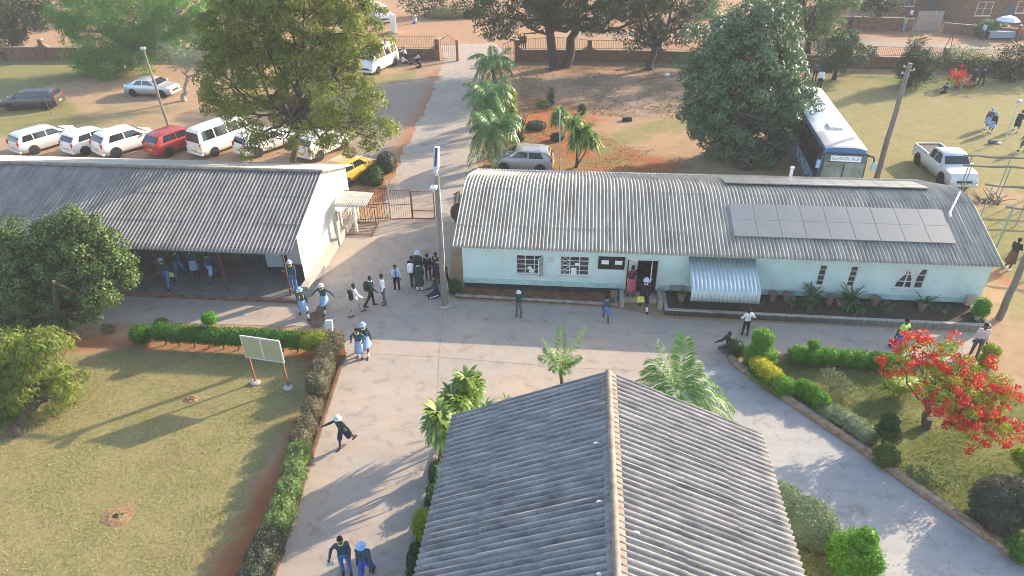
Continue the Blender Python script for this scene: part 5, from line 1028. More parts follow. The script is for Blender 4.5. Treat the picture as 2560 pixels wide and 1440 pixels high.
KIND = {  # L, W, H, roofline [(x,z) rear->front], belt height, side windows (x0lo,x1lo,x0hi,x1hi), windscreen (x base, x roof), rear glass (x base, x roof)
    'hatch': (3.75, 1.68, 1.48, [(-1.87, .55), (-1.84, .98), (-1.50, 1.40), (-1.1, 1.47), (.1, 1.48), (.45, 1.40), (1.12, .98), (1.62, .84), (1.83, .66), (1.87, .5)], .93, [(-1.35, -.42, -1.15, -.42), (-.34, .78, -.34, .30)], (1.05, .48), (-1.80, -1.52)),
    'sedan': (4.3, 1.7, 1.46, [(-2.15, .55), (-2.1, .96), (-1.55, 1.02), (-.98, 1.38), (-.5, 1.46), (.15, 1.46), (.5, 1.38), (1.2, .98), (1.85, .84), (2.1, .66), (2.15, .5)], .94, [(-1.15, -.32, -.75, -.32), (-.24, .82, -.24, .34)], (1.12, .54), (-1.48, -1.0)),
    'estate': (4.45, 1.7, 1.5, [(-2.22, .55), (-2.18, .98), (-1.92, 1.42), (-1.5, 1.49), (.1, 1.5), (.45, 1.41), (1.15, .98), (1.9, .85), (2.17, .66), (2.22, .5)], .94, [(-1.85, -1.15, -1.70, -1.15), (-1.07, -.3, -1.07, -.3), (-.22, .8, -.22, .3)], (1.08, .49), (-2.15, -1.94)),
    'minibus': (4.7, 1.72, 1.98, [(-2.35, .5), (-2.33, 1.1), (-2.2, 1.88), (-1.8, 1.97), (1.0, 1.98), (1.4, 1.86), (2.05, 1.08), (2.3, .86), (2.35, .5)], 1.12, [(-2.0, -1.1, -1.92, -1.1), (-1.0, -.1, -1.0, -.1), (0, .85, 0, .85), (.95, 1.7, .95, 1.3)], (1.98, 1.44), (-2.32, -2.2)),
    'pickup': (5.0, 1.76, 1.72, [(-2.5, .6), (-2.48, 1.0), (-.75, 1.0), (-.62, 1.02), (-.5, 1.6), (-.2, 1.71), (.55, 1.72), (.8, 1.62), (1.35, 1.08), (2.2, .98), (2.42, .78), (2.5, .55)], .99, [(-.40, .12, -.36, .12), (.2, 1.0, .2, .72)], (1.28, .84), (-.60, -.48))}
def car(label, kind, mt, loc, deg, cat='car', name=None, group=None, k=1.0, z0=0, zcar=.0):
    L, Wd, H, prof, belt, sides, wsc, rg = KIND[kind]; t = thing(name or {'hatch': 'hatchback', 'sedan': 'sedan_car', 'estate': 'estate_car', 'minibus': 'minibus', 'pickup': 'pickup_truck'}[kind], label, cat, (loc[0], loc[1], 0), R_(deg), group); t.scale = (k, k, k)
    pr = np.array(prof); xs_ = np.unique(np.concatenate([np.linspace(-L / 2, L / 2, 44), pr[:, 0]])); zt = np.interp(xs_, pr[:, 0], pr[:, 1])
    for _ in range(2): zt[1:-1] = zt[1:-1] * .5 + (zt[:-2] + zt[2:]) * .25
    ztf = lambda x: float(np.interp(x, xs_, zt)); wf = lambda x: Wd / 2 * (1 - .10 * abs(2 * x / L) ** 5)
    def sec(x):
        z, w = ztf(x), wf(x); zs = min(belt, z - .03); wr = .95 * w - .24 * max(0, z - zs); zl = .22 + (.16 * max(0, (abs(2 * x / L) - .85) / .15))
        return [(.84 * w, zl), (.97 * w, zl + .12), (w, min(.58, zs - .1)), (.985 * w, zs - .05), (.95 * w, zs), (wr, z - .05 if z - zs > .06 else z - .008), (.78 * wr, z - .008), (0, z)]
    mb = MB(); vs = []; n = len(xs_)
    for x in xs_:
        s = sec(x); vs += [(x, y, z) for y, z in s] + [(x, -y, z) for y, z in s[-2::-1]]
    m = 15; fs = [(i * m + j, i * m + j + 1, (i + 1) * m + j + 1, (i + 1) * m + j) for i in range(n - 1) for j in range(m - 1)] + [(i * m + m - 1, i * m, (i + 1) * m, (i + 1) * m + m - 1) for i in range(n - 1)]
    fs += [tuple(range(m - 1, -1, -1)), tuple((n - 1) * m + j for j in range(m))]; mb.add(vs, fs); body = mb.build('body', mt, t)
    body.data.polygons.foreach_set('use_smooth', [True] * len(body.data.polygons)); body.data.set_sharp_from_angle(angle=R_(38))
    def glass(nm, fn, nu, nv, mtl=M_cg):
        mb = MB(); mb.grid(nu, nv, fn); o = mb.build(nm, mtl, t, smooth=True); return o
    for sgn in (1, -1):
        for a0, a1, b0, b1 in sides:
            def fn(i, j, sgn=sgn):
                x = (a0 + (a1 - a0) * i) * (1 - j) + (b0 + (b1 - b0) * i) * j; s = sec(x); q = .12 + .74 * j; y = s[4][0] + (s[5][0] - s[4][0]) * q; z = s[4][1] + (s[5][1] - s[4][1]) * q; return (x, sgn * (y + .012), z + .004)
            glass('side_window', fn, 6, 4)
    for nm, (xb, xr), sg in (('windscreen', wsc, 1), ('rear_window', rg, -1)):
        def fn(i, j):
            x = xb + (xr - xb) * (.04 + .9 * j); s = sec(x); y = (2 * i - 1) * (s[5][0] * .93); z = ztf(x) - .010 * (abs(2 * i - 1)) ** 2; return (x + sg * .012, y, z + .012)
        glass(nm, fn, 9, 6)
    wx = L * .305; wr_ = .30 if kind != 'pickup' else .36
    for x in (wx, -wx):
        for sgn in (1, -1):
            y = sgn * (wf(x) - .07); mb = MB(); mb.lathe([(wr_ * .62, -.09), (wr_ * .93, -.09), (wr_, -.05), (wr_, .05), (wr_ * .93, .09), (wr_ * .62, .09)], (0, 0, 0), 18); o = mb.build('wheel', M_tyre, t, smooth=True); o.location = (x, y, wr_); o.rotation_euler = (R_(90), 0, 0)
            mb = MB(); mb.lathe([(0, .06), (wr_ * .2, .075), (wr_ * .55, .05), (wr_ * .64, .085), (wr_ * .64, -.085), (0, -.06)], (0, 0, 0), 14); mb.build('rim', M_rim, o, smooth=True)
            MB().lathe([(0, 0), (wr_ * 1.18, 0), (wr_ * 1.16, .004), (0, .004)], (0, 0, 0), 18, cap=False).build('wheel_arch', M_trim, t).matrix_local = Matrix.Translation((x, sgn * (wf(x) + .002), wr_ + .03)) @ Matrix.Rotation(R_(90 if sgn < 0 else -90), 4, 'X')
    for sgn in (1, -1):
        xh = L / 2 - .16; MB().box((xh, sgn * wf(xh) * .72, .70 if kind != 'minibus' else .82), (.22, .34, .15), rz=-sgn * .25).build('headlight', M_head, t, bevel=.04)
        xr_ = -L / 2 + .07; hh = {'hatch': .85, 'sedan': .82, 'estate': .9, 'minibus': .95, 'pickup': .82}[kind]; MB().box((xr_, sgn * wf(xr_) * .86, hh), (.12, .18, .30), rz=sgn * .2).build('tail_light', M_tail, t, bevel=.03)
        MB().box((wsc[0] - .22, sgn * (Wd / 2 + .08), belt + .1), (.12, .18, .13)).build('mirror', mt, t, bevel=.03)
    MB().box((-L / 2 - .01, 0, .55), (.03, .46, .12)).build('number_plate', M_plate, t); MB().box((L / 2 + .005, 0, .42), (.03, .46, .11)).build('number_plate', M_plate, t)
    MB().box((L / 2 - .05, 0, .56), (.12, Wd * .5, .12)).build('grille', M_trim, t); MB().box((-L / 2 + .03, 0, .36), (.14, Wd * .9, .16)).build('rear_bumper', mt, t, bevel=.04); MB().box((L / 2 - .04, 0, .34), (.16, Wd * .9, .16)).build('front_bumper', mt, t, bevel=.04)
    if kind == 'pickup':
        mb = MB(); mb.box((-1.62, 0, 1.015), (1.62, 1.42, .03)); mb.build('load_bed', plain('bed_dark', (.05, .05, .05), .8), t)
        mb = MB()
        for sgn in (1, -1): mb.box((-1.62, sgn * .76, 1.06), (1.72, .09, .13))
        mb.box((-2.44, 0, 1.06), (.08, 1.44, .13)); mb.build('bed_side', mt, t, bevel=.02)
    return t
hd = 57; hv = np.array([math.cos(R_(hd)), math.sin(R_(hd))])
def rear(px, L, deg=hd): b = G(*px)[:2]; return b + np.array([math.cos(R_(deg)), math.sin(R_(deg))]) * (L / 2)
gp_ = 'cars parked in a row behind the classroom block'
car('silver estate car at the left end of the row behind the classroom roof', 'estate', P_pale, rear((42, 391), 4.45), hd, group=gp_)
car('white hatchback second from the left in the row behind the classroom roof', 'hatch', P_white, rear((172, 392), 3.75), hd + 2, group=gp_)
car('taller white hatchback between the second white car and the red car', 'hatch', P_white, rear((256, 394), 3.75, 52), 52, group=gp_, k=1.1)
car('red hatchback in the row of parked cars', 'hatch', P_red, rear((385, 394), 3.75), hd, group=gp_, k=1.05)
car('boxy white minibus beside the red hatchback', 'minibus', P_white, rear((490, 396), 4.7), hd + 1, group=gp_)
car('white estate car partly hidden under the big feathery tree', 'estate', P_white, rear((608, 398), 4.45), hd - 6, group=gp_)
car('white hatchback almost hidden behind the classroom ridge under the feathery tree', 'hatch', P_white, rear((760, 404), 3.75, 60), 60, group=gp_, k=1.05)
car('charcoal estate car parked alone on the far left grass', 'estate', P_dark, G(86, 268), 184); car('silver sedan parked on bare soil by the dead twiggy tree', 'sedan', P_silver, G(385, 236), -9)
car('grey hatchback parked between the palms and the office roof', 'hatch', P_grey, G(1309, 421), 171); car('yellow car parked behind the white gable by the driveway', 'hatch', P_yellow, G(877, 447), 60)
car('white minibus parked facing the yard beside the boundary wall', 'minibus', P_white, G(948, 172), -112, 'minibus', k=1.05); car('dusty silver pickup parked on the lawn right of the bus', 'pickup', P_pale, G(2352, 436), -93, 'pickup')
car('white minibus standing on the dirt road beyond the wall', 'minibus', P_white, G(948, 52), -62, 'minibus')
# bus
bt = thing('school_bus', 'long blue coach with pale roof, dark window band and a school bus sign up front', 'bus', (19.2, 40.9, 0), R_(-99.5))
BL, BW, BH = 12.0, 2.42, 3.38; rb = .16
def bsec(x):
    e = max(0, (abs(x) - (BL / 2 - .35)) / .35); w = BW / 2 * (1 - .06 * e); zt = BH - .22 * e ** 2
    return [(w * .93, .35), (w, .5), (w, 1.5), (w * .985, 2.1), (w * .95, zt - .28), (w * .88, zt - .1), (w * .6, zt - .02), (0, zt)]
xsb = np.concatenate([np.linspace(-6, -5.6, 5), np.linspace(-5.4, 5.4, 13), np.linspace(5.6, 6, 5)])
def bloft(name, x0, x1, j0, j1, mt, off=.0, n=24, both=True):
    """skin strip of the coach between section points j0..j1 (may be fractional)"""
    mb = MB()
    for sgn in ((1, -1) if both else (1,)):
        def fn(i, j):
            x = x0 + (x1 - x0) * i; s = np.array(bsec(x)); q = j0 + (j1 - j0) * j; k = min(int(q), 6); y, z = s[k] + (s[k + 1] - s[k]) * (q - k); return (x, sgn * (y + off * (1 if q < 5 else .3)), z + off * (q > 4.6))
        mb.grid(n, 10, fn)
    return mb.build(name, mt, bt, smooth=True)
mb = MB(); vs = []; m = 15
for x in xsb: s = bsec(x); vs += [(x, y, z) for y, z in s] + [(x, -y, z) for y, z in s[-2::-1]]
n = len(xsb); fs = [(i * m + j, i * m + j + 1, (i + 1) * m + j + 1, (i + 1) * m + j) for i in range(n - 1) for j in range(m - 1)] + [(i * m + m - 1, i * m, (i + 1) * m, (i + 1) * m + m - 1) for i in range(n - 1)] + [tuple(range(m - 1, -1, -1)), tuple((n - 1) * m + j for j in range(m))]
mb.add(vs, fs); mb.build('body', P_blue, bt, smooth=True)
bloft('side_window_band', -5.6, 5.3, 2.05, 4.0, mat('coach_glass', (.02, .019, .018), .1, .4, 1.5, spec=.6), .012); bloft('front_corner_panel', 5.15, 5.7, .8, 4.2, M_trim, .014, 6)
bloft('roof_front_panel', 3.3, 5.8, 4.9, 7, mat('coach_roof_grey', (.40, .38, .37), .5, .12, 1.5), .012); bloft('roof_cream_panel', 1.6, 3.3, 4.9, 7, plain('coach_roof_pale', (.62, .60, .58), .5), .013, 10); bloft('roof_blue_panel', -2.2, 1.6, 4.9, 7, plain('coach_roof_blue', (.36, .46, .56), .4), .012); bloft('roof_rear_panel', -5.8, -2.2, 4.9, 7, plain('coach_roof_pale', (.62, .60, .58), .5), .012)
MB().box((2.6, .05, BH + .07), (.9, .85, .14), taper=.85).build('roof_hatch', plain('hatch_cream', (.66, .63, .55), .5), bt, bevel=.03)
mb = MB(); mb.box((-2.6, .0, BH + .04), (1.5, 1.0, .08), taper=.9); ac = mb.build('roof_vent_unit', plain('hatch_cream', (.66, .63, .55), .5), bt, bevel=.02)
for i in range(4):
    for s in (-1, 1): MB().box((-3.1 + i * .33, s * .22, BH + .085), (.2, .3, .02)).build('vent_slot', M_trim, ac)
def ffn(i, j): y = (2 * i - 1) * 1.06; z = 1.05 + 1.55 * j; return (6.05 - .015 * abs(2 * i - 1) ** 3, y, z)
mb = MB(); mb.grid(13, 8, ffn); mb.build('windscreen', mat('coach_windscreen', (.10, .14, .15), .08, .6, 1.2, spec=.7), bt, smooth=True)
def ffn2(i, j): y = (2 * i - 1) * 1.08; z = 2.62 + .42 * j; return (6.05 - .015 * abs(2 * i - 1) ** 3, y, z)
mb = MB(); mb.grid(13, 5, ffn2); mb.build('sign_box', plain('sign_glass', (.06, .10, .13), .2), bt, smooth=True)
def ffn3(i, j): y = (2 * i - 1) * 1.17; return (6.025 - .012 * abs(2 * i - 1) ** 3, y * (1 - .06 * j ** 3), .55 + 2.58 * j)
mb = MB(); mb.grid(13, 8, ffn3); mb.build('front_panel', plain('coach_front_dark', (.025, .032, .04), .3), bt, smooth=True)
mb = MB(); mb.box((6.06, 0, 1.8), (.05, .05, 1.5)); mb.build('screen_divider', M_trim, bt)
for s in (-1, 1):
    mb = MB(); mb.tube([(5.9, s * 1.1, 3.0), (6.15, s * 1.36, 3.02), (6.28, s * 1.42, 2.8)], .05, 8); o = mb.build('mirror_arm', M_trim, bt, smooth=True); MB().box((6.28, s * 1.42, 2.55), (.16, .2, .5)).build('mirror', plain('mirror_blue', (.25, .42, .6), .4), o, bevel=.05)
    MB().box((6.0, s * .85, .72), (.14, .42, .2)).build('headlight', M_head, bt, bevel=.05)
MB().box((6.02, 0, .5), (.1, 2.1, .22)).build('front_bumper', M_trim, bt, bevel=.04); MB().box((6.08, 0, .62), (.02, .5, .12)).build('number_plate', M_plate, bt)
mb = MB(); mb.tube([(6.08, .5, 1.08), (6.06, .1, 1.75)], .014, 5); mb.build('wiper', M_trim, bt); mb = MB(); mb.tube([(6.08, -.5, 1.08), (6.06, -.85, 1.7)], .014, 5); mb.build('wiper', M_trim, bt)
for x in (4.2, -3.4):
    for s in (1, -1):
        o = MB().lathe([(.28, -.14), (.46, -.14), (.5, -.08), (.5, .08), (.46, .14), (.28, .14)], (0, 0, 0), 20).build('wheel', M_tyre, bt, smooth=True); o.location = (x, s * 1.09, .5); o.rotation_euler = (R_(90), 0, 0); MB().lathe([(0, .05), (.12, .12), (.29, .1), (.29, -.1), (0, -.05)], (0, 0, 0), 14).build('rim', M_rim, o, smooth=True)
        MB().lathe([(0, 0), (.6, 0), (.59, .006), (0, .006)], (0, 0, 0), 20, cap=False).build('wheel_arch', M_trim, bt).matrix_local = Matrix.Translation((x, s * (BW / 2 + .003), .52)) @ Matrix.Rotation(R_(90 if s < 0 else -90), 4, 'X')
def text(name, body, size, par, M, mt, ext=.006):
    cu = bpy.data.curves.new(name, 'FONT'); cu.body = body; cu.size = size; cu.align_x = 'CENTER'; cu.align_y = 'CENTER'; cu.extrude = ext
    tmp = bpy.data.objects.new('tmp', cu); COL.objects.link(tmp); dg = bpy.context.evaluated_depsgraph_get(); me = bpy.data.meshes.new_from_object(tmp.evaluated_get(dg)); bpy.data.objects.remove(tmp)
    me.materials.clear(); o = link(name, me, mt, par); o.matrix_local = M; return o
M_txt = plain('sign_white', (.75, .77, .80), .5); M_gtxt = plain('grey_lettering', (.34, .40, .47), .5)
Mf = Matrix.Translation((6.085, 0, 2.83)) @ Matrix(((0, 0, 1, 0), (1, 0, 0, 0), (0, 1, 0, 0), (0, 0, 0, 1))) @ Matrix.Rotation(R_(-10), 4, 'X')
sb_ = MB().box((0, 0, -.01), (1.56, .30, .012)).build('destination_sign', M_txt, bt); sb_.matrix_local = Mf
text('lettering', 'SCHOOL BUS', .235, sb_, Matrix.Translation((0, 0, 0)), plain('sign_ink', (.10, .14, .2), .6))
text('side_lettering', 'SCHOOL', .95, bt, Matrix.Translation((2.5, -BW / 2 - .005, 1.12)) @ Matrix.Rotation(R_(90), 4, 'X'), M_gtxt)
# ------------------------------------------------------------------ across the street
def house(label, px, w, d, h, deg, wallm, roofm, wins, name='brick_house'):
    b = G(*px); t = thing(name, label, 'house', b, R_(deg)); MB().box((w / 2, d / 2, h / 2), (w, d, h)).build('wall', wallm, t)
    mb = MB(); mb.add([(-.5, -.9, h - .05), (w + .5, -.9, h - .05), (w + .5, d / 2, h + 1.2), (-.5, d / 2, h + 1.2), (-.5, d + .5, h - .05), (w + .5, d + .5, h - .05)], [(0, 1, 2, 3), (3, 2, 5, 4)]); mb.build('roof', roofm, t, solid=.1)
    for kind, x, z, ww, hh in wins:
        if kind == 'w': window(t, x, z, ww, hh, (.5,), 2, -.04, .07, pane=mat('far_pane', (.38, .42, .45), .3, .3, 3))
        else: dd = MB().box((x + ww / 2, -.02, hh / 2 + .1), (ww, .06, hh)).build('door', mat('far_door', (.10, .12, .13), .7), t); MB().box((x + ww * .85, -.07, 1.1), (.05, .06, .14)).build('handle', M_steel, dd)
    return t
M_farbrick = mat('far_brick', (.21, .12, .075), .9, .3, 3); M_farroof = mat('far_roof', (.42, .42, .38), .8, .15, 2)
house('brick house with a pale roof edge, window and dark door at the top right', (2392, 60), 9.5, 6, 3.2, -4, M_farbrick, M_farroof, [('w', 1.6, .9, 1.7, 1.5), ('d', 4.6, 0, 1.0, 2.1), ('w', 5.9, 1.2, 1.7, 1.3)])
house('pale plastered house at the top right corner', (2530, 42), 9, 6, 3.0, -4, mat('far_plaster', (.44, .46, .40), .9, .1), M_farroof, [('d', 1.5, 0, 1.0, 2.0)], 'plaster_house')
house('shadowed brown house behind the pale street gate', (2220, 38), 8.5, 5, 3.2, -4, M_farbrick, mat('far_roof_brown', (.20, .13, .09), .9), [('w', 1.5, 1, 1.2, 1.2), ('d', 4.2, 0, 1., 2.0)])
house('low pale walled house behind the street tree', (2120, 22), 5.5, 5, 2.8, -4, mat('far_plaster', (.44, .46, .40), .9, .1), M_farroof, [('w', 1.5, 1, 1.2, 1.1)], 'plaster_house')
b = G(2284, 78); t = thing('sheet_gate', 'pale corrugated sheet gate across the street', 'gate', b, R_(-4)); mb = MB(); w = float(np.linalg.norm((G(2350, 80) - b)[:2])); mb.grid(60, 3, lambda i, j: (w * i, .03 * math.cos(i * 120), 2.1 * j)); mb.build('sheet', mat('pale_sheet', (.40, .34, .28), .7, .15), t, solid=.02)
mb = MB(); [mb.box((w * s, .09, 1.05), (.1, .08, 2.2)) for s in (.02, .34, .66, .98)]; mb.build('frame', M_farbrick, t)
for a, e, lab, h in (((2355, 82), (2560, 100), 'low brown yard wall in front of the far brick house', 1.0), ((2100, 72), (2278, 78), 'brown yard wall behind the street tree', 1.3)):
    A, Bq = G(*a), G(*e); d = (Bq - A)[:2]; L = float(np.linalg.norm(d)); t = thing('yard_wall', lab, 'wall', A, math.atan2(d[1], d[0])); MB().box((L / 2, 0, h / 2), (L, .2, h)).build('wall', M_farbrick, t); MB().box((L / 2, 0, h + .03), (L + .05, .26, .06)).build('coping', M_kerb, t)
b = G(2505, 96); t = thing('market_umbrella', 'white umbrella shading a street stall across the road', 'umbrella', b); MB().tube([(0, 0, 0), (0, 0, 2.2)], .03, 6).build('pole', M_steel, t); MB().lathe([(1.15, 1.8), (.7, 2.12), (0, 2.32)], (0, 0, 0), 8, cap=False).build('canopy', plain('canopy_white', (.75, .76, .78), .7), t, solid=.02)
b = G(2490, 98); t = thing('street_stall', 'blue grey covered stall table below the white umbrella', 'stall', b, R_(-4)); MB().box((.2, 0, .8), (2.6, .9, .06)).build('table_top', plain('stall_cloth', (.28, .33, .42), .8), t); [MB().box((x, y, .39), (.06, .06, .78)).build('leg', M_timber, t) for x in (-1., 1.4) for y in (-.38, .38)]; MB().box((.2, -.46, .5), (2.5, .03, .55)).build('cloth', plain('stall_cloth', (.28, .33, .42), .8), t)
b = G(2366, 128); t = thing('a_frame_ladder', 'thin dark trestle standing on the street beyond the conifer', 'trestle', b); [MB().tube([(s * .35, 0, 0), (.12, 0, 1.9)], .04, 6).build('leg', M_brownsteel, t) for s in (-1, 1)]
b = G(985, 82); t = thing('white_pylon', 'white painted slab standing on the dirt road beyond the wall', 'sign', b, R_(25)); MB().box((0, 0, 1.0), (.35, 1.3, 2.0)).build('slab', M_white, t, bevel=.03); MB().box((0, 0, .06), (.6, 1.6, .12)).build('base', M_conc, t)
for px, lab, sz in (((1118, 726), 'white plastic container beside the lamp pole foot', (.26, .22, .34)), ((1668, 55 * 0 + 190), 'small white bag on the shaded leaf litter by the wall', (.5, .3, .25)), ((1568, 302), 'small dark block lying on the shaded yard', (.75, .4, .28))):
    b = G(*px); t = thing({0: 'plastic_container', 1: 'litter_bag', 2: 'stone_block'}[0 if 'container' in lab else 1 if 'bag' in lab else 2], lab, {0: 'container', 1: 'bag', 2: 'block'}[0 if 'container' in lab else 1 if 'bag' in lab else 2], b)
    mb = MB(); mb.box((0, 0, sz[2] / 2), sz, taper=.85); mb.build('body', M_white if 'white' in lab else bark_dark, t, bevel=.05)
    if 'container' in lab: MB().lathe([(.05, 0), (.05, .05), (0, .06)], (.05, 0, sz[2]), 10).build('lid', M_lampgrey, t)
# ------------------------------------------------------------------ people
M_skin = mat('dark_skin', (.075, .042, .028), .55, .12, 20); M_hair = plain('black_hair', (.012, .01, .009), .9); M_shoe = plain('black_shoe', (.014, .014, .015), .4); M_eye = plain('eye_white', (.6, .58, .55), .4)
CC = dict(teal=(.035, .075, .11), blue=(.07, .17, .42), sky=(.27, .39, .58), black=(.014, .017, .02), green=(.018, .05, .038), white=(.78, .78, .80), grey=(.10, .11, .14), cream=(.42, .38, .31), hat=(.27, .47, .74), palehat=(.50, .57, .66), yellow=(.72, .66, .12), lime=(.42, .68, .16), pink=(.42, .10, .13), maroon=(.10, .025, .03), navy=(.02, .03, .075), brown=(.09, .05, .035), royal=(.05, .09, .40), red=(.5, .04, .05), paleb=(.45, .55, .72), pinkw=(.66, .50, .48))
def cloth(c): return mat('cloth_' + c, CC[c], .85, .16, 9, .3, 40)
POSE = {
    'stand': dict(l=(2, 3), r=(-2, 3), la=(4, 8, 12), ra=(-2, 8, 12)), 'apart': dict(l=(6, 4), r=(-6, 4), la=(5, 14, 20), ra=(0, 14, 20), spread=.16),
    'walk': dict(l=(24, 6), r=(-18, 18), la=(-20, 8, 18), ra=(22, 8, 22), lean=3), 'walk2': dict(l=(-16, 16), r=(22, 5), la=(20, 9, 20), ra=(-20, 9, 14), lean=3),
    'run': dict(l=(-20, 36), r=(15, 5), la=(-14, 48, 6), ra=(26, 52, 42), lean=9), 'stride': dict(l=(32, 10), r=(-26, 22), la=(-8, 58, 10), ra=(10, 52, 12), lean=4),
    'hips': dict(l=(4, 3), r=(-4, 3), la=(-12, 40, 78), ra=(-12, 38, 78), inn=40), 'phone': dict(l=(3, 3), r=(-3, 4), la=(8, 8, 20), ra=(35, 14, 95)), 'hold': dict(l=(4, 3), r=(-4, 4), la=(18, 8, 60), ra=(18, 8, 60), inn=18),
    'face': dict(l=(5, 3), r=(-5, 3), la=(50, 45, 120), ra=(50, 40, 120), inn=55), 'hip1': dict(l=(4, 3), r=(-4, 3), la=(6, 9, 14), ra=(-12, 36, 78), inn=12), 'clasp': dict(l=(3, 3), r=(-3, 3), la=(12, 10, 38), ra=(12, 10, 38), inn=34), 'lean': dict(l=(8, 6), r=(-22, 10), la=(2, 8, 15), ra=(10, 8, 30), lean=4),
    'sit': dict(l=(80, 105), r=(86, 95), la=(30, 10, 40), ra=(26, 12, 45), lean=10, sit=.14), 'kneel': dict(l=(78, 118), r=(15, 115), la=(35, 12, 30), ra=(40, 12, 35), lean=28), 'bend': dict(l=(10, 14), r=(-6, 10), la=(52, 10, 30), ra=(48, 12, 40), lean=32)}
def person(label, foot, H, deg, pose='stand', top='long', tc='teal', bot='trousers', bc='blue', hat=None, collar=None, tie=None, socks=None, hair=True, z=0., tint=None, cat='person', shoes=None, group=None, hood=None):
    b = np.array(G(foot[0], foot[1], z)); t = thing('person', label, cat, b, R_(deg), group); p = POSE[pose]; s = H / 1.72; V = lambda *a: np.array(a, float)
    le = R_(p.get('lean', 0)); inn = R_(p.get('inn', 0)); spread = p.get('spread', .05); hipz = .90; J = {}
    for sd, sx in (('l', -1), ('r', 1)):
        a, k = R_(p[sd][0]), R_(p[sd][1]); h = V(sx * .09, 0, hipz); kn = h + .42 * nrm(V(sx * spread, math.sin(a), -math.cos(a))); an = kn + .42 * nrm(V(sx * spread * .3, math.sin(a - k), -math.cos(a - k))); J[sd] = [h, kn, an]
    low = p['sit'] and hipz - p['sit'] if 'sit' in p else min(J['l'][2][2], J['r'][2][2]) - .075
    if pose == 'kneel': low = min(J['l'][2][2] - .075, J['r'][1][2] - .06)
    sh = V(0, 0, -low)
    for sd in 'lr': J[sd] = [q + sh for q in J[sd]]
    pel = V(0, 0, hipz) + sh; tdir = V(0, math.sin(le), math.cos(le)); chest = pel + tdir * .40; neck = pel + tdir * .53; head = neck + V(0, math.sin(le) * .12 + .015, .155)
    A = {}
    for sd, sx in (('l', -1), ('r', 1)):
        f, o, e = (R_(q) for q in p[sd + 'a']); S0 = pel + tdir * .485 + V(sx * .165, 0, 0); d1 = V(sx * math.sin(o), math.cos(o) * math.sin(f + le * .6), -math.cos(o) * math.cos(f + le * .6)); el = S0 + d1 * .28
        o2 = o * .7 - inn; f2 = f + e + le * .6; d2 = V(sx * math.sin(o2), math.cos(o2) * math.sin(f2), -math.cos(o2) * math.cos(f2)); wr = el + d2 * .245; A[sd] = [S0, el, wr, d2]
    S = lambda q: q * s
    def rm(mb, vox):
        pass
    mb = MB(); cp = lambda a, ra, c, rc, n=10: mb.capsule(S(a), ra * s, S(c), rc * s, n)
    for sx in (-1, 1):
        o = V(sx * .068, 0, 0); cp(pel + o * .9, .10, pel + tdir * .18 + o * .75, .09); cp(pel + tdir * .18 + o * .75, .09, chest + o * 1.15, .105)
    cp(chest + V(-.12, 0, .04), .07, chest + V(.12, 0, .04), .07); cp(neck - tdir * .04, .056, neck + tdir * .07, .05); cp(head + V(0, -.012, .02), .088, head + V(0, .012, -.03), .068, 12); cp(head + V(0, .085, -.01), .014, head + V(0, .098, -.03), .016, 6)
    for sx in (-1, 1): cp(head + V(sx * .085, -.005, .005), .018, head + V(sx * .088, -.005, -.03), .014, 6)
    for sd, sx in (('l', -1), ('r', 1)):
        h, kn, an = J[sd]; cp(h, .088, kn, .056); cp(kn, .056, kn * .6 + an * .4 + V(0, -.012, 0), .054); cp(kn * .6 + an * .4 + V(0, -.012, 0), .054, an, .037)
        fd = nrm((V(0, 1, -.12) if pose != 'kneel' or sd == 'l' else V(0, -.5, -.8))); cp(an + V(0, -.02, -.04), .036, an + fd * .15 + V(0, 0, -.045), .026)
        S0, el, wr, d2 = A[sd]; cp(S0, .052, el, .04); cp(el, .042, wr, .027); sd_ = nrm(np.cross(d2, V(0, 0, 1) if abs(d2[2]) < .8 else V(0, 1, 0))); nn = np.cross(sd_, d2); k0 = wr + d2 * .075
        cp(wr, .027, k0, .034)
        for i, ln in enumerate((.062, .072, .066, .05)):
            q = k0 + sd_ * (.027 - .018 * i); e1 = q + nrm(d2 + nn * .25) * ln * .55; cp(q, .0105, e1, .010, 6); cp(e1, .010, e1 + nrm(d2 * .8 + nn * .7) * ln * .5, .009, 6)
        th = wr + d2 * .025 + sd_ * .03; cp(th, .012, th + nrm(d2 * .75 + sd_ * .6) * .055, .0105, 6)
    o = mb.build('body', M_skin, t, smooth=True); md = o.modifiers.new('r', 'REMESH'); md.mode = 'VOXEL'; md.voxel_size = .0125 if b[1] < 35 else .018; md.use_smooth_shade = True
    def garment(nm, segs, mt, vox=.02):
        mb = MB(); [mb.capsule(S(a), ra * s, S(c), rc * s, 10) for a, ra, c, rc in segs]; o = mb.build(nm, mt, t, smooth=True); md = o.modifiers.new('r', 'REMESH'); md.mode = 'VOXEL'; md.voxel_size = vox; md.use_smooth_shade = True; return o
    g = []
    for sx in (-1, 1):
        q = V(sx * .068, 0, 0); g += [(pel + q * .95 + V(0, 0, .02), .108, pel + tdir * .2 + q * .85, .098), (pel + tdir * .2 + q * .85, .098, chest + q * 1.15, .114)]
    g.append((chest + V(-.13, 0, .045), .085, chest + V(.13, 0, .045), .085))
    for sd in 'lr':
        S0, el, wr, d2 = A[sd]; g.append((S0, .064, el if top == 'long' else (S0 + el) / 2, .050 if top == 'long' else .062))
        if top == 'long': g.append((el, .058, el + (wr - el) * .93, .043))
    garment({'white': 'shirt', 'paleb': 'shirt', 'lime': 'shirt'}.get(tc, 'jumper'), g, cloth(tc))
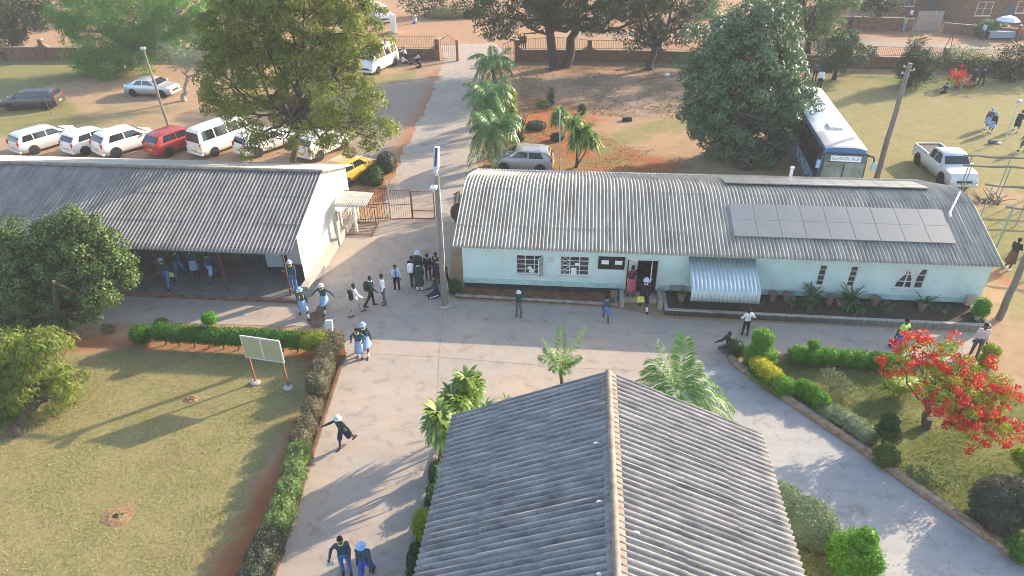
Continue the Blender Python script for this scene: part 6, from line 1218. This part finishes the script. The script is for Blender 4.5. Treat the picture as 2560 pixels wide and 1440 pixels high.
    if bot in ('trousers', 'shorts'):
        g = [(pel + V(-.06, 0, .02), .122, pel + V(.06, 0, .02), .122)]
        for sd in 'lr':
            h, kn, an = J[sd]; g.append((h, .100, kn, .070 if bot == 'trousers' else .1))
            if bot == 'trousers': g.append((kn, .067, kn + (an - kn) * .97, .055))
        garment(bot, g, cloth(bc))
    else:
        mid = (J['l'][1] + J['r'][1]) / 2; lenk = 1.12 if bot == 'skirt' else 1.3; mb = MB(); n = 22; vs = []; hem = pel + (mid - pel) * lenk * .97 if bot == 'dress' else pel + (mid - pel) * lenk * .9; spr = min(.14, abs(J['l'][1][1] - J['r'][1][1]) * .35)
        for t_ in np.linspace(0, 1, 7):
            c = pel + V(0, 0, .10) + (hem - pel - V(0, 0, .10)) * t_
            for k in range(n): a = 2 * math.pi * k / n; f = 1 + .05 * t_ * math.cos(a * 7); vs.append(S(c + V(math.cos(a) * (.16 + .075 * t_) * f, math.sin(a) * (.125 + (.09 + spr) * t_) * f, 0)))
        mb.add(vs, [(j * n + i, j * n + (i + 1) % n, (j + 1) * n + (i + 1) % n, (j + 1) * n + i) for j in range(6) for i in range(n)] + [tuple(range(n - 1, -1, -1))]); mb.build('skirt', cloth(bc), t, smooth=True, solid=.01)
    for sd in 'lr':
        h, kn, an = J[sd]; fd = V(0, 1, -.12) if pose != 'kneel' or sd == 'l' else V(0, -.5, -.8); fd = nrm(fd)
        mb = MB(); mb.capsule(S(an + V(0, -.035, -.042)), .045 * s, S(an + fd * .16 + V(0, 0, -.045)), .038 * s, 10); mb.build('shoe', cloth(shoes) if shoes else M_shoe, t, smooth=True)
        if socks: mb = MB(); mb.capsule(S(an + V(0, -.004, .0)), .05 * s, S(an + (kn - an) * .34), .06 * s, 10); mb.build('sock', cloth(socks), t, smooth=True)
        mb = MB(); sx = -1 if sd == 'l' else 1; mb.capsule(S(head + V(sx * .032, .078, .012)), .012 * s, S(head + V(sx * .034, .079, .012)), .012 * s, 6); mb.build('eye', M_eye, t)
    mb = MB(); mb.capsule(S(head + V(-.02, .08, -.052)), .008 * s, S(head + V(.02, .08, -.052)), .008 * s, 6); mb.build('mouth', plain('lip', (.13, .05, .045), .5), t)
    if hair and not hat: mb = MB(); mb.capsule(S(head + V(0, -.022, .04)), .093 * s, S(head + V(0, -.03, .0)), .086 * s, 12); mb.build('hair', M_hair, t, smooth=True)
    if hat:
        c = S(head + V(0, -.005, .055)); mb = MB(); q = s; mb.lathe([(.0, .085 * q), (.055 * q, .085 * q), (.088 * q, .065 * q), (.098 * q, .0), (.125 * q, -.018 * q), (.150 * q, -.045 * q), (.147 * q, -.052 * q), (.12 * q, -.028 * q), (.09 * q, -.02 * q)], c, 20, 1, 1.06, cap=False); mb.build('hat', cloth(hat), t, smooth=True, solid=.004)
    if collar: mb = MB(); c = S(neck + V(0, .005, .0)); mb.tube([c + S(V(math.cos(a) * .075, math.sin(a) * .075, -.02 * math.sin(a))) for a in np.linspace(0, 2 * math.pi, 15)], .019 * s, 6, cap=False); mb.build('collar', cloth(collar), t, smooth=True)
    if tie: mb = MB(); a = S(neck + V(0, .085, -.02)); c = S(pel + tdir * .12 + V(0, .135, 0)); mb.tube([a, (np.array(a) + c) / 2 + [0, .03, 0], c], [.018 * s, .026 * s, .03 * s], 6); mb.build('tie', cloth(tie), t, smooth=True)
    t['h_'] = 0; del t['h_']
    return t, dict(b=b, s=s, chest=chest, pel=pel, A=A, R=Matrix.Rotation(R_(deg), 3, 'Z'), head=head, J=J)
def wpt(inf, q): v = inf['R'] @ Vector(tuple(np.array(q) * inf['s'])); return (inf['b'][0] + v.x, inf['b'][1] + v.y, inf['b'][2] + v.z)
def backpack(label, inf, deg, c, c2=None):
    t = thing('backpack', label, 'backpack', wpt(inf, inf['chest'] + np.array([0, -.20, -.12])), R_(deg)); s = inf['s']; mb = MB(); mb.capsule((-.05 * s, 0, -.15 * s), .12 * s, (-.05 * s, 0, .13 * s), .11 * s); mb.capsule((.05 * s, 0, -.15 * s), .12 * s, (.05 * s, 0, .13 * s), .11 * s); o = mb.build('bag', cloth(c), t, smooth=True); md = o.modifiers.new('r', 'REMESH'); md.mode = 'VOXEL'; md.voxel_size = .02; md.use_smooth_shade = True
    for z in (-.12, .04): MB().box((0, -.118 * s, z * s), (.16 * s, .03 * s, .1 * s)).build('pocket', cloth(c2 or c), t, bevel=.012)
    for x in (-.085, .085): MB().tube([(x * s, .08 * s, .16 * s), (x * s, .2 * s, .21 * s), (x * s * 1.1, .34 * s, .08 * s), (x * s * 1.2, .26 * s, -.1 * s), (x * s, .08 * s, -.16 * s)], .016, 6).build('strap', cloth(c), t, smooth=True)
def handbag(label, inf, side, deg, c, sz=(.30, .10, .24), name='bag', drop=.22):
    w = wpt(inf, inf['pel'] + np.array([-.2, -.06, .0])) if side == 'hip' else wpt(inf, inf['A'][side][2] + inf['A'][side][3] * .07); t = thing(name, label, 'bag', (w[0], w[1], w[2] - drop), R_(deg)); MB().box((0, 0, 0), sz, taper=.85).build('body', cloth(c), t, bevel=.03)
    MB().tube([(-sz[0] * .25, 0, sz[2] * .45), (-sz[0] * .12, 0, drop * .95), (sz[0] * .12, 0, drop * .95), (sz[0] * .25, 0, sz[2] * .45)], .012, 6).build('strap', cloth(c), t)
def ph(px, yt, z=0., hatd=.0, lo=1.25, hi=1.78): return min(hi, max(lo, HZ(np.array(G(px[0], px[1], z)), yt) - z * 0 - hatd))
VZ = .245
# pupils in the dark verandah
_, i1 = person('pupil with a hat and yellow bag in the dark verandah, leftmost of four', (424, 716), 1.6, 180, 'walk', tc='teal', bc='blue', hat='hat', collar='yellow', z=VZ); handbag('yellow bag held by the leftmost pupil in the verandah', i1, 'l', 180, 'yellow', (.26, .08, .22), drop=.1)
person('pupil in blue trousers in the verandah, second from the left, mostly hidden by the eave', (455, 692), 1.6, 170, 'walk2', bc='blue', collar='yellow', z=VZ)
person('pupil in a blue skirt with a pale belt in the dark verandah', (492, 692), 1.55, 10, 'stand', bot='skirt', bc='sky', collar='white', z=VZ)
person('pupil in blue shorts striding in the verandah, rightmost of the four', (532, 702), 1.58, -20, 'walk', bot='shorts', bc='sky', collar='yellow', z=VZ)
person('pupil in a pale bucket hat, hand at the face, at the sunny verandah corner', (738, 728), 1.62, 175, 'phone', tc='teal', bc='blue', hat='palehat', collar='yellow', z=VZ)
_, i1 = person('pupil with a yellow bag and blue skirt walking off the verandah step', (762, 792), 1.58, -150, 'walk', bot='skirt', bc='sky', hat='hat', socks='white'); backpack('yellow satchel on the back of the pupil by the verandah step', i1, -150, 'yellow')
person('girl in a blue skirt striding with both arms spread beside the verandah step', (815, 776), 1.5, 170, 'stride', bot='skirt', bc='sky', hat='palehat', socks='white', collar='yellow')
# adults along the yard
_, i1 = person('man in cream trousers walking with a black and white backpack', (893, 786), ph((893, 786), 707), -60, 'walk', tc='white', bot='trousers', bc='cream', collar='pinkw'); backpack('black and white backpack worn by the man in cream trousers', i1, -60, 'black', 'white')
_, i1 = person('man in a dark blazer with a dark backpack stepping forward', (932, 766), ph((932, 766), 690), -75, 'lean', tc='green', bc='black', collar='white'); backpack('dark backpack worn by the man in the dark blazer', i1, -75, 'black')
person('man in a white shirt and grey trousers standing beside the man in the dark blazer', (962, 760), ph((962, 760), 685), 110, 'stand', tc='white', bc='grey')
person('man in a pale blue shirt and tie looking at his phone', (994, 728), ph((994, 728), 662), 195, 'phone', tc='paleb', bc='black', tie='navy', shoes='palehat')
_, i1 = person('person with a white backpack seen from behind in the group by the lamp pole', (1036, 718), 1.68, -15, 'stand', tc='black', bc='black', hair=True); backpack('white backpack worn by a person in the group by the lamp pole', i1, -15, 'white')
person('person in a pale bucket hat half hidden behind the woman in green', (1050, 704), 1.65, 160, 'stand', tc='green', bot='skirt', bc='green', hat='palehat', socks='white')
person('woman in a dark green dress with white socks in the group by the lamp pole', (1050, 726), 1.58, 15, 'stand', tc='green', bot='dress', bc='green', collar='white', socks='white')
person('person all in black with a white collar facing the yard', (1072, 699), ph((1072, 699), 634), 180, 'clasp', tc='black', bc='black', collar='white')
_, i1 = person('person in black with white collar and a yellow bag beside the lamp pole', (1094, 706), 1.62, 150, 'stand', tc='black', bot='dress', bc='black', collar='white'); backpack('lime yellow bag on the person beside the lamp pole', i1, 150, 'yellow')
_, i1 = person('person in a navy tracksuit with white stripes sitting at the foot of the lamp pole', (1095, 742), 1.7, 105, 'sit', tc='navy', bc='navy', shoes='white')
mb = MB()
for sd in 'lr':
    h, kn, an = i1['J'][sd]; o_ = np.array([-.075 if sd == 'l' else .075, 0, .045]); mb.tube([tuple((h + o_) * i1['s']), tuple((kn + o_) * i1['s']), tuple((an + o_ * .8) * i1['s'])], .022, 6)
mb.build('trouser_stripe', cloth('white'), _)
person('person in dark clothes bending down behind the lamp pole', (1116, 712), 1.6, 95, 'bend', tc='navy', bc='black', collar='white')
# by the office front
person('person in a white brimmed hat with hands raised looking at the office window', (1297, 792), ph((1297, 792), 727), 5, 'face', tc='green', bc='grey', hat='palehat')
person('boy in a blue jumper and bright blue shorts walking to the office door', (1514, 800), ph((1514, 800), 738), -4, 'walk', tc='teal', bot='shorts', bc='blue', collar='white')
person('woman in a dark top and pink skirt at the left of the office doorway', (1576, 740), 1.58, 20, 'clasp', tc='maroon', bot='dress', bc='pink', z=.27, collar='pink')
_, i1 = person('person in a dark blazer and white brimmed hat stepping out of the office doorway', (1608, 772), 1.66, 178, 'walk', tc='black', bot='shorts', bc='black', hat='palehat', socks='white', collar='white'); handbag('black and yellow bag carried at the office doorway', i1, 'r', 178, 'yellow', (.30, .1, .26), drop=.1)
person('man in a white and navy jersey standing behind the stacked ball topiary', (1861, 838), ph((1861, 838), 772), 8, 'hips', tc='white', bc='black')
person('person in dark clothes sitting in the shade on the garden kerb', (1822, 872), 1.6, 110, 'sit', tc='black', bc='grey')
person('man in a lime shirt and royal blue trousers walking behind the hedge', (2238, 880), 1.72, -150, 'walk2', top='short', tc='lime', bot='trousers', bc='royal')
person('person in a pale pink top half hidden behind the golden ball topiary', (2432, 892), 1.62, 160, 'stand', tc='pinkw', bc='grey')
person('person in a dark jacket bending over a phone beyond the office end wall', (2518, 672), 1.68, -60, 'hold', tc='black', bot='dress', bc='brown', shoes='white')
# walkway
_, i1 = person('girl in a white brimmed hat running down the walkway with arms out', (864, 1118), 1.52, 150, 'run', tc='green', bot='shorts', bc='navy', hat='palehat'); handbag('navy satchel swinging at the hip of the running girl', i1, 'hip', 150, 'navy', (.26, .09, .26), drop=.12)
person('bareheaded girl in a pale blue dress, nearer of the pair at the hedge corner', (902, 894), 1.45, 175, 'hips', tc='teal', bot='dress', bc='sky', collar='yellow', socks='white')
person('taller pupil in a blue bucket hat, farther of the pair at the hedge corner', (918, 884), 1.6, 178, 'walk', tc='teal', bot='skirt', bc='sky', hat='hat', collar='yellow', socks='white')
_, i1 = person('pupil with long dark hair and blue trousers at the bottom of the walkway', (868, 1432), 1.55, 195, 'hip1', tc='teal', bc='blue', collar='yellow'); handbag('small pale bag on the arm of the pupil at the bottom of the walkway', i1, 'r', 195, 'palehat', (.2, .06, .16), drop=.12)
_, i1 = person('pupil in a blue bucket hat and blue blazer at the bottom of the walkway', (920, 1446), 1.6, 178, 'walk2', tc='teal', bot='shorts', bc='royal', hat='hat'); handbag('dark bottle bag held by the pupil in the blue hat', i1, 'r', 178, 'black', (.1, .08, .22), drop=.16)
# far lawn and wall
for row in (('pupil in pale blue hat and skirt, left of the far lawn pair', (2464, 322), 1.55, -60, 'walk', 'skirt', 'sky', 'hat', 'grey'), ('pupil in pale blue hat and dark top, right of the far lawn pair', (2474, 333), 1.5, -70, 'stand', 'skirt', 'sky', 'hat', 'black'),
            ('pupil in dark green clothes walking away at the right edge of the far lawn', (2538, 328), 1.55, -30, 'walk', 'skirt', 'green', None, 'green'), ('pupil in a dark skirt at the very right edge of the far lawn', (2554, 378), 1.5, 0, 'apart', 'skirt', 'grey', None, 'black'),
            ('person in a white shirt and dark trousers standing nearest the rear of the bus', (2046, 224), 1.72, 150, 'stand', 'trousers', 'black', None, 'white'), ('person in dark clothes left of the trio behind the bus', (2014, 206), 1.7, 180, 'stand', 'skirt', 'navy', None, 'navy'), ('person in dark clothes in the middle of the trio behind the bus', (2034, 204), 1.7, 160, 'stand', 'trousers', 'black', None, 'grey'),
            ('tall person in black with white shoes standing by the small red flowering bush', (2448, 218), 1.75, 170, 'apart', 'trousers', 'black', None, 'black'), ('person in dark clothes beside the tall person at the small red flowering bush', (2428, 214), 1.6, 190, 'stand', 'skirt', 'black', None, 'navy')):
    lab, f, H, dg, ps, bt_, bc, hat, tc = row; person(lab, f, H, dg, ps, tc=tc, bot=bt_, bc=bc, hat=hat, collar='white', socks='white' if bt_ == 'skirt' else None, shoes='white' if 'white shoes' in lab else None)
person('person in dark clothes sitting on the grass left of the small red flowering bush', (2362, 232), 1.6, 120, 'sit', tc='navy', bc='black', collar='white')
for lab, f, dg, ps, tc in (('person in white standing among the sitters by the boundary wall', (1016, 158), 160, 'bend', 'white'), ('person in white sitting at the left of the group by the boundary wall', (1007, 160), -60, 'sit', 'white'), ('person in white sitting at the right of the group by the boundary wall', (1049, 153), 100, 'sit', 'white'), ('person in black sitting in front of the group by the boundary wall', (1052, 170), 60, 'sit', 'black'), ('person in grey sitting low in the middle of the group by the boundary wall', (1030, 162), 20, 'sit', 'grey')):
    person(lab, f, 1.66, dg, ps, tc=tc, bc='black')
person('left person of the two in brown standing beyond the arched railing', (1301, 128), 1.7, 180, 'stand', tc='brown', bc='brown'); person('right person of the two in brown standing beyond the arched railing', (1311, 127), 1.75, 160, 'stand', tc='brown', bc='black')
person('person in black leaning against the twin trunked tree', (1381, 168), 1.65, 90, 'stand', tc='black', bc='black'); person('person in pale blue sitting at the edge of the dirt road', (1040, 58), 1.7, 150, 'sit', tc='paleb', bc='royal', hat='palehat')
person('person in white walking on the dirt road beyond the twin trunked tree', (1463, 60), 1.7, 120, 'stand', tc='white', bc='white')
for lab, f, dg, tc, bc, hat in (('person in a yellow top walking beside the pale street gate', (2256, 80), 90, 'lime', 'sky', None), ('person in red at the far right of the street', (2538, 104), 90, 'red', 'grey', 'palehat'), ('person in pale clothes walking left of the street stall', (2452, 98), 100, 'palehat', 'grey', None), ('person in white by the shadowed brown house', (2272, 58), 100, 'white', 'navy', None), ('person in dark clothes left of the street tree trunk', (2122, 80), 150, 'navy', 'black', None)):
    person(lab, f, 1.7, dg, 'stand', tc=tc, bc=bc, hat=hat)
b = G(2482, 358); t = thing('dropped_bags', 'blue grey school bag lying on the far lawn in front of the shadowed pair', 'bag', b, .3); mb = MB(); mb.capsule((-.3, 0, .14), .14, (.25, .05, .13), .13); mb.build('bag', cloth('grey'), t, smooth=True); MB().box((.3, -.2, .06), (.3, .2, .1)).build('flap', cloth('white'), t, bevel=.03)
# ------------------------------------------------------------------ air
hz = MB().box((0, 319, 9.5), (860, 785, 21.0)); o = hz.build('haze', None); tag(o, kind='stuff'); o.display_type = 'WIRE'
m = bpy.data.materials.new('haze_air'); m.use_nodes = True; nt = m.node_tree; nt.nodes.remove(nt.nodes['Principled BSDF']); pv = nt.nodes.new('ShaderNodeVolumePrincipled'); pv.inputs['Density'].default_value = .0008; pv.inputs['Color'].default_value = (.93, .95, 1, 1); pv.inputs['Anisotropy'].default_value = .0
nt.links.new(pv.outputs[0], nt.nodes['Material Output'].inputs['Volume']); o.data.materials.append(m)
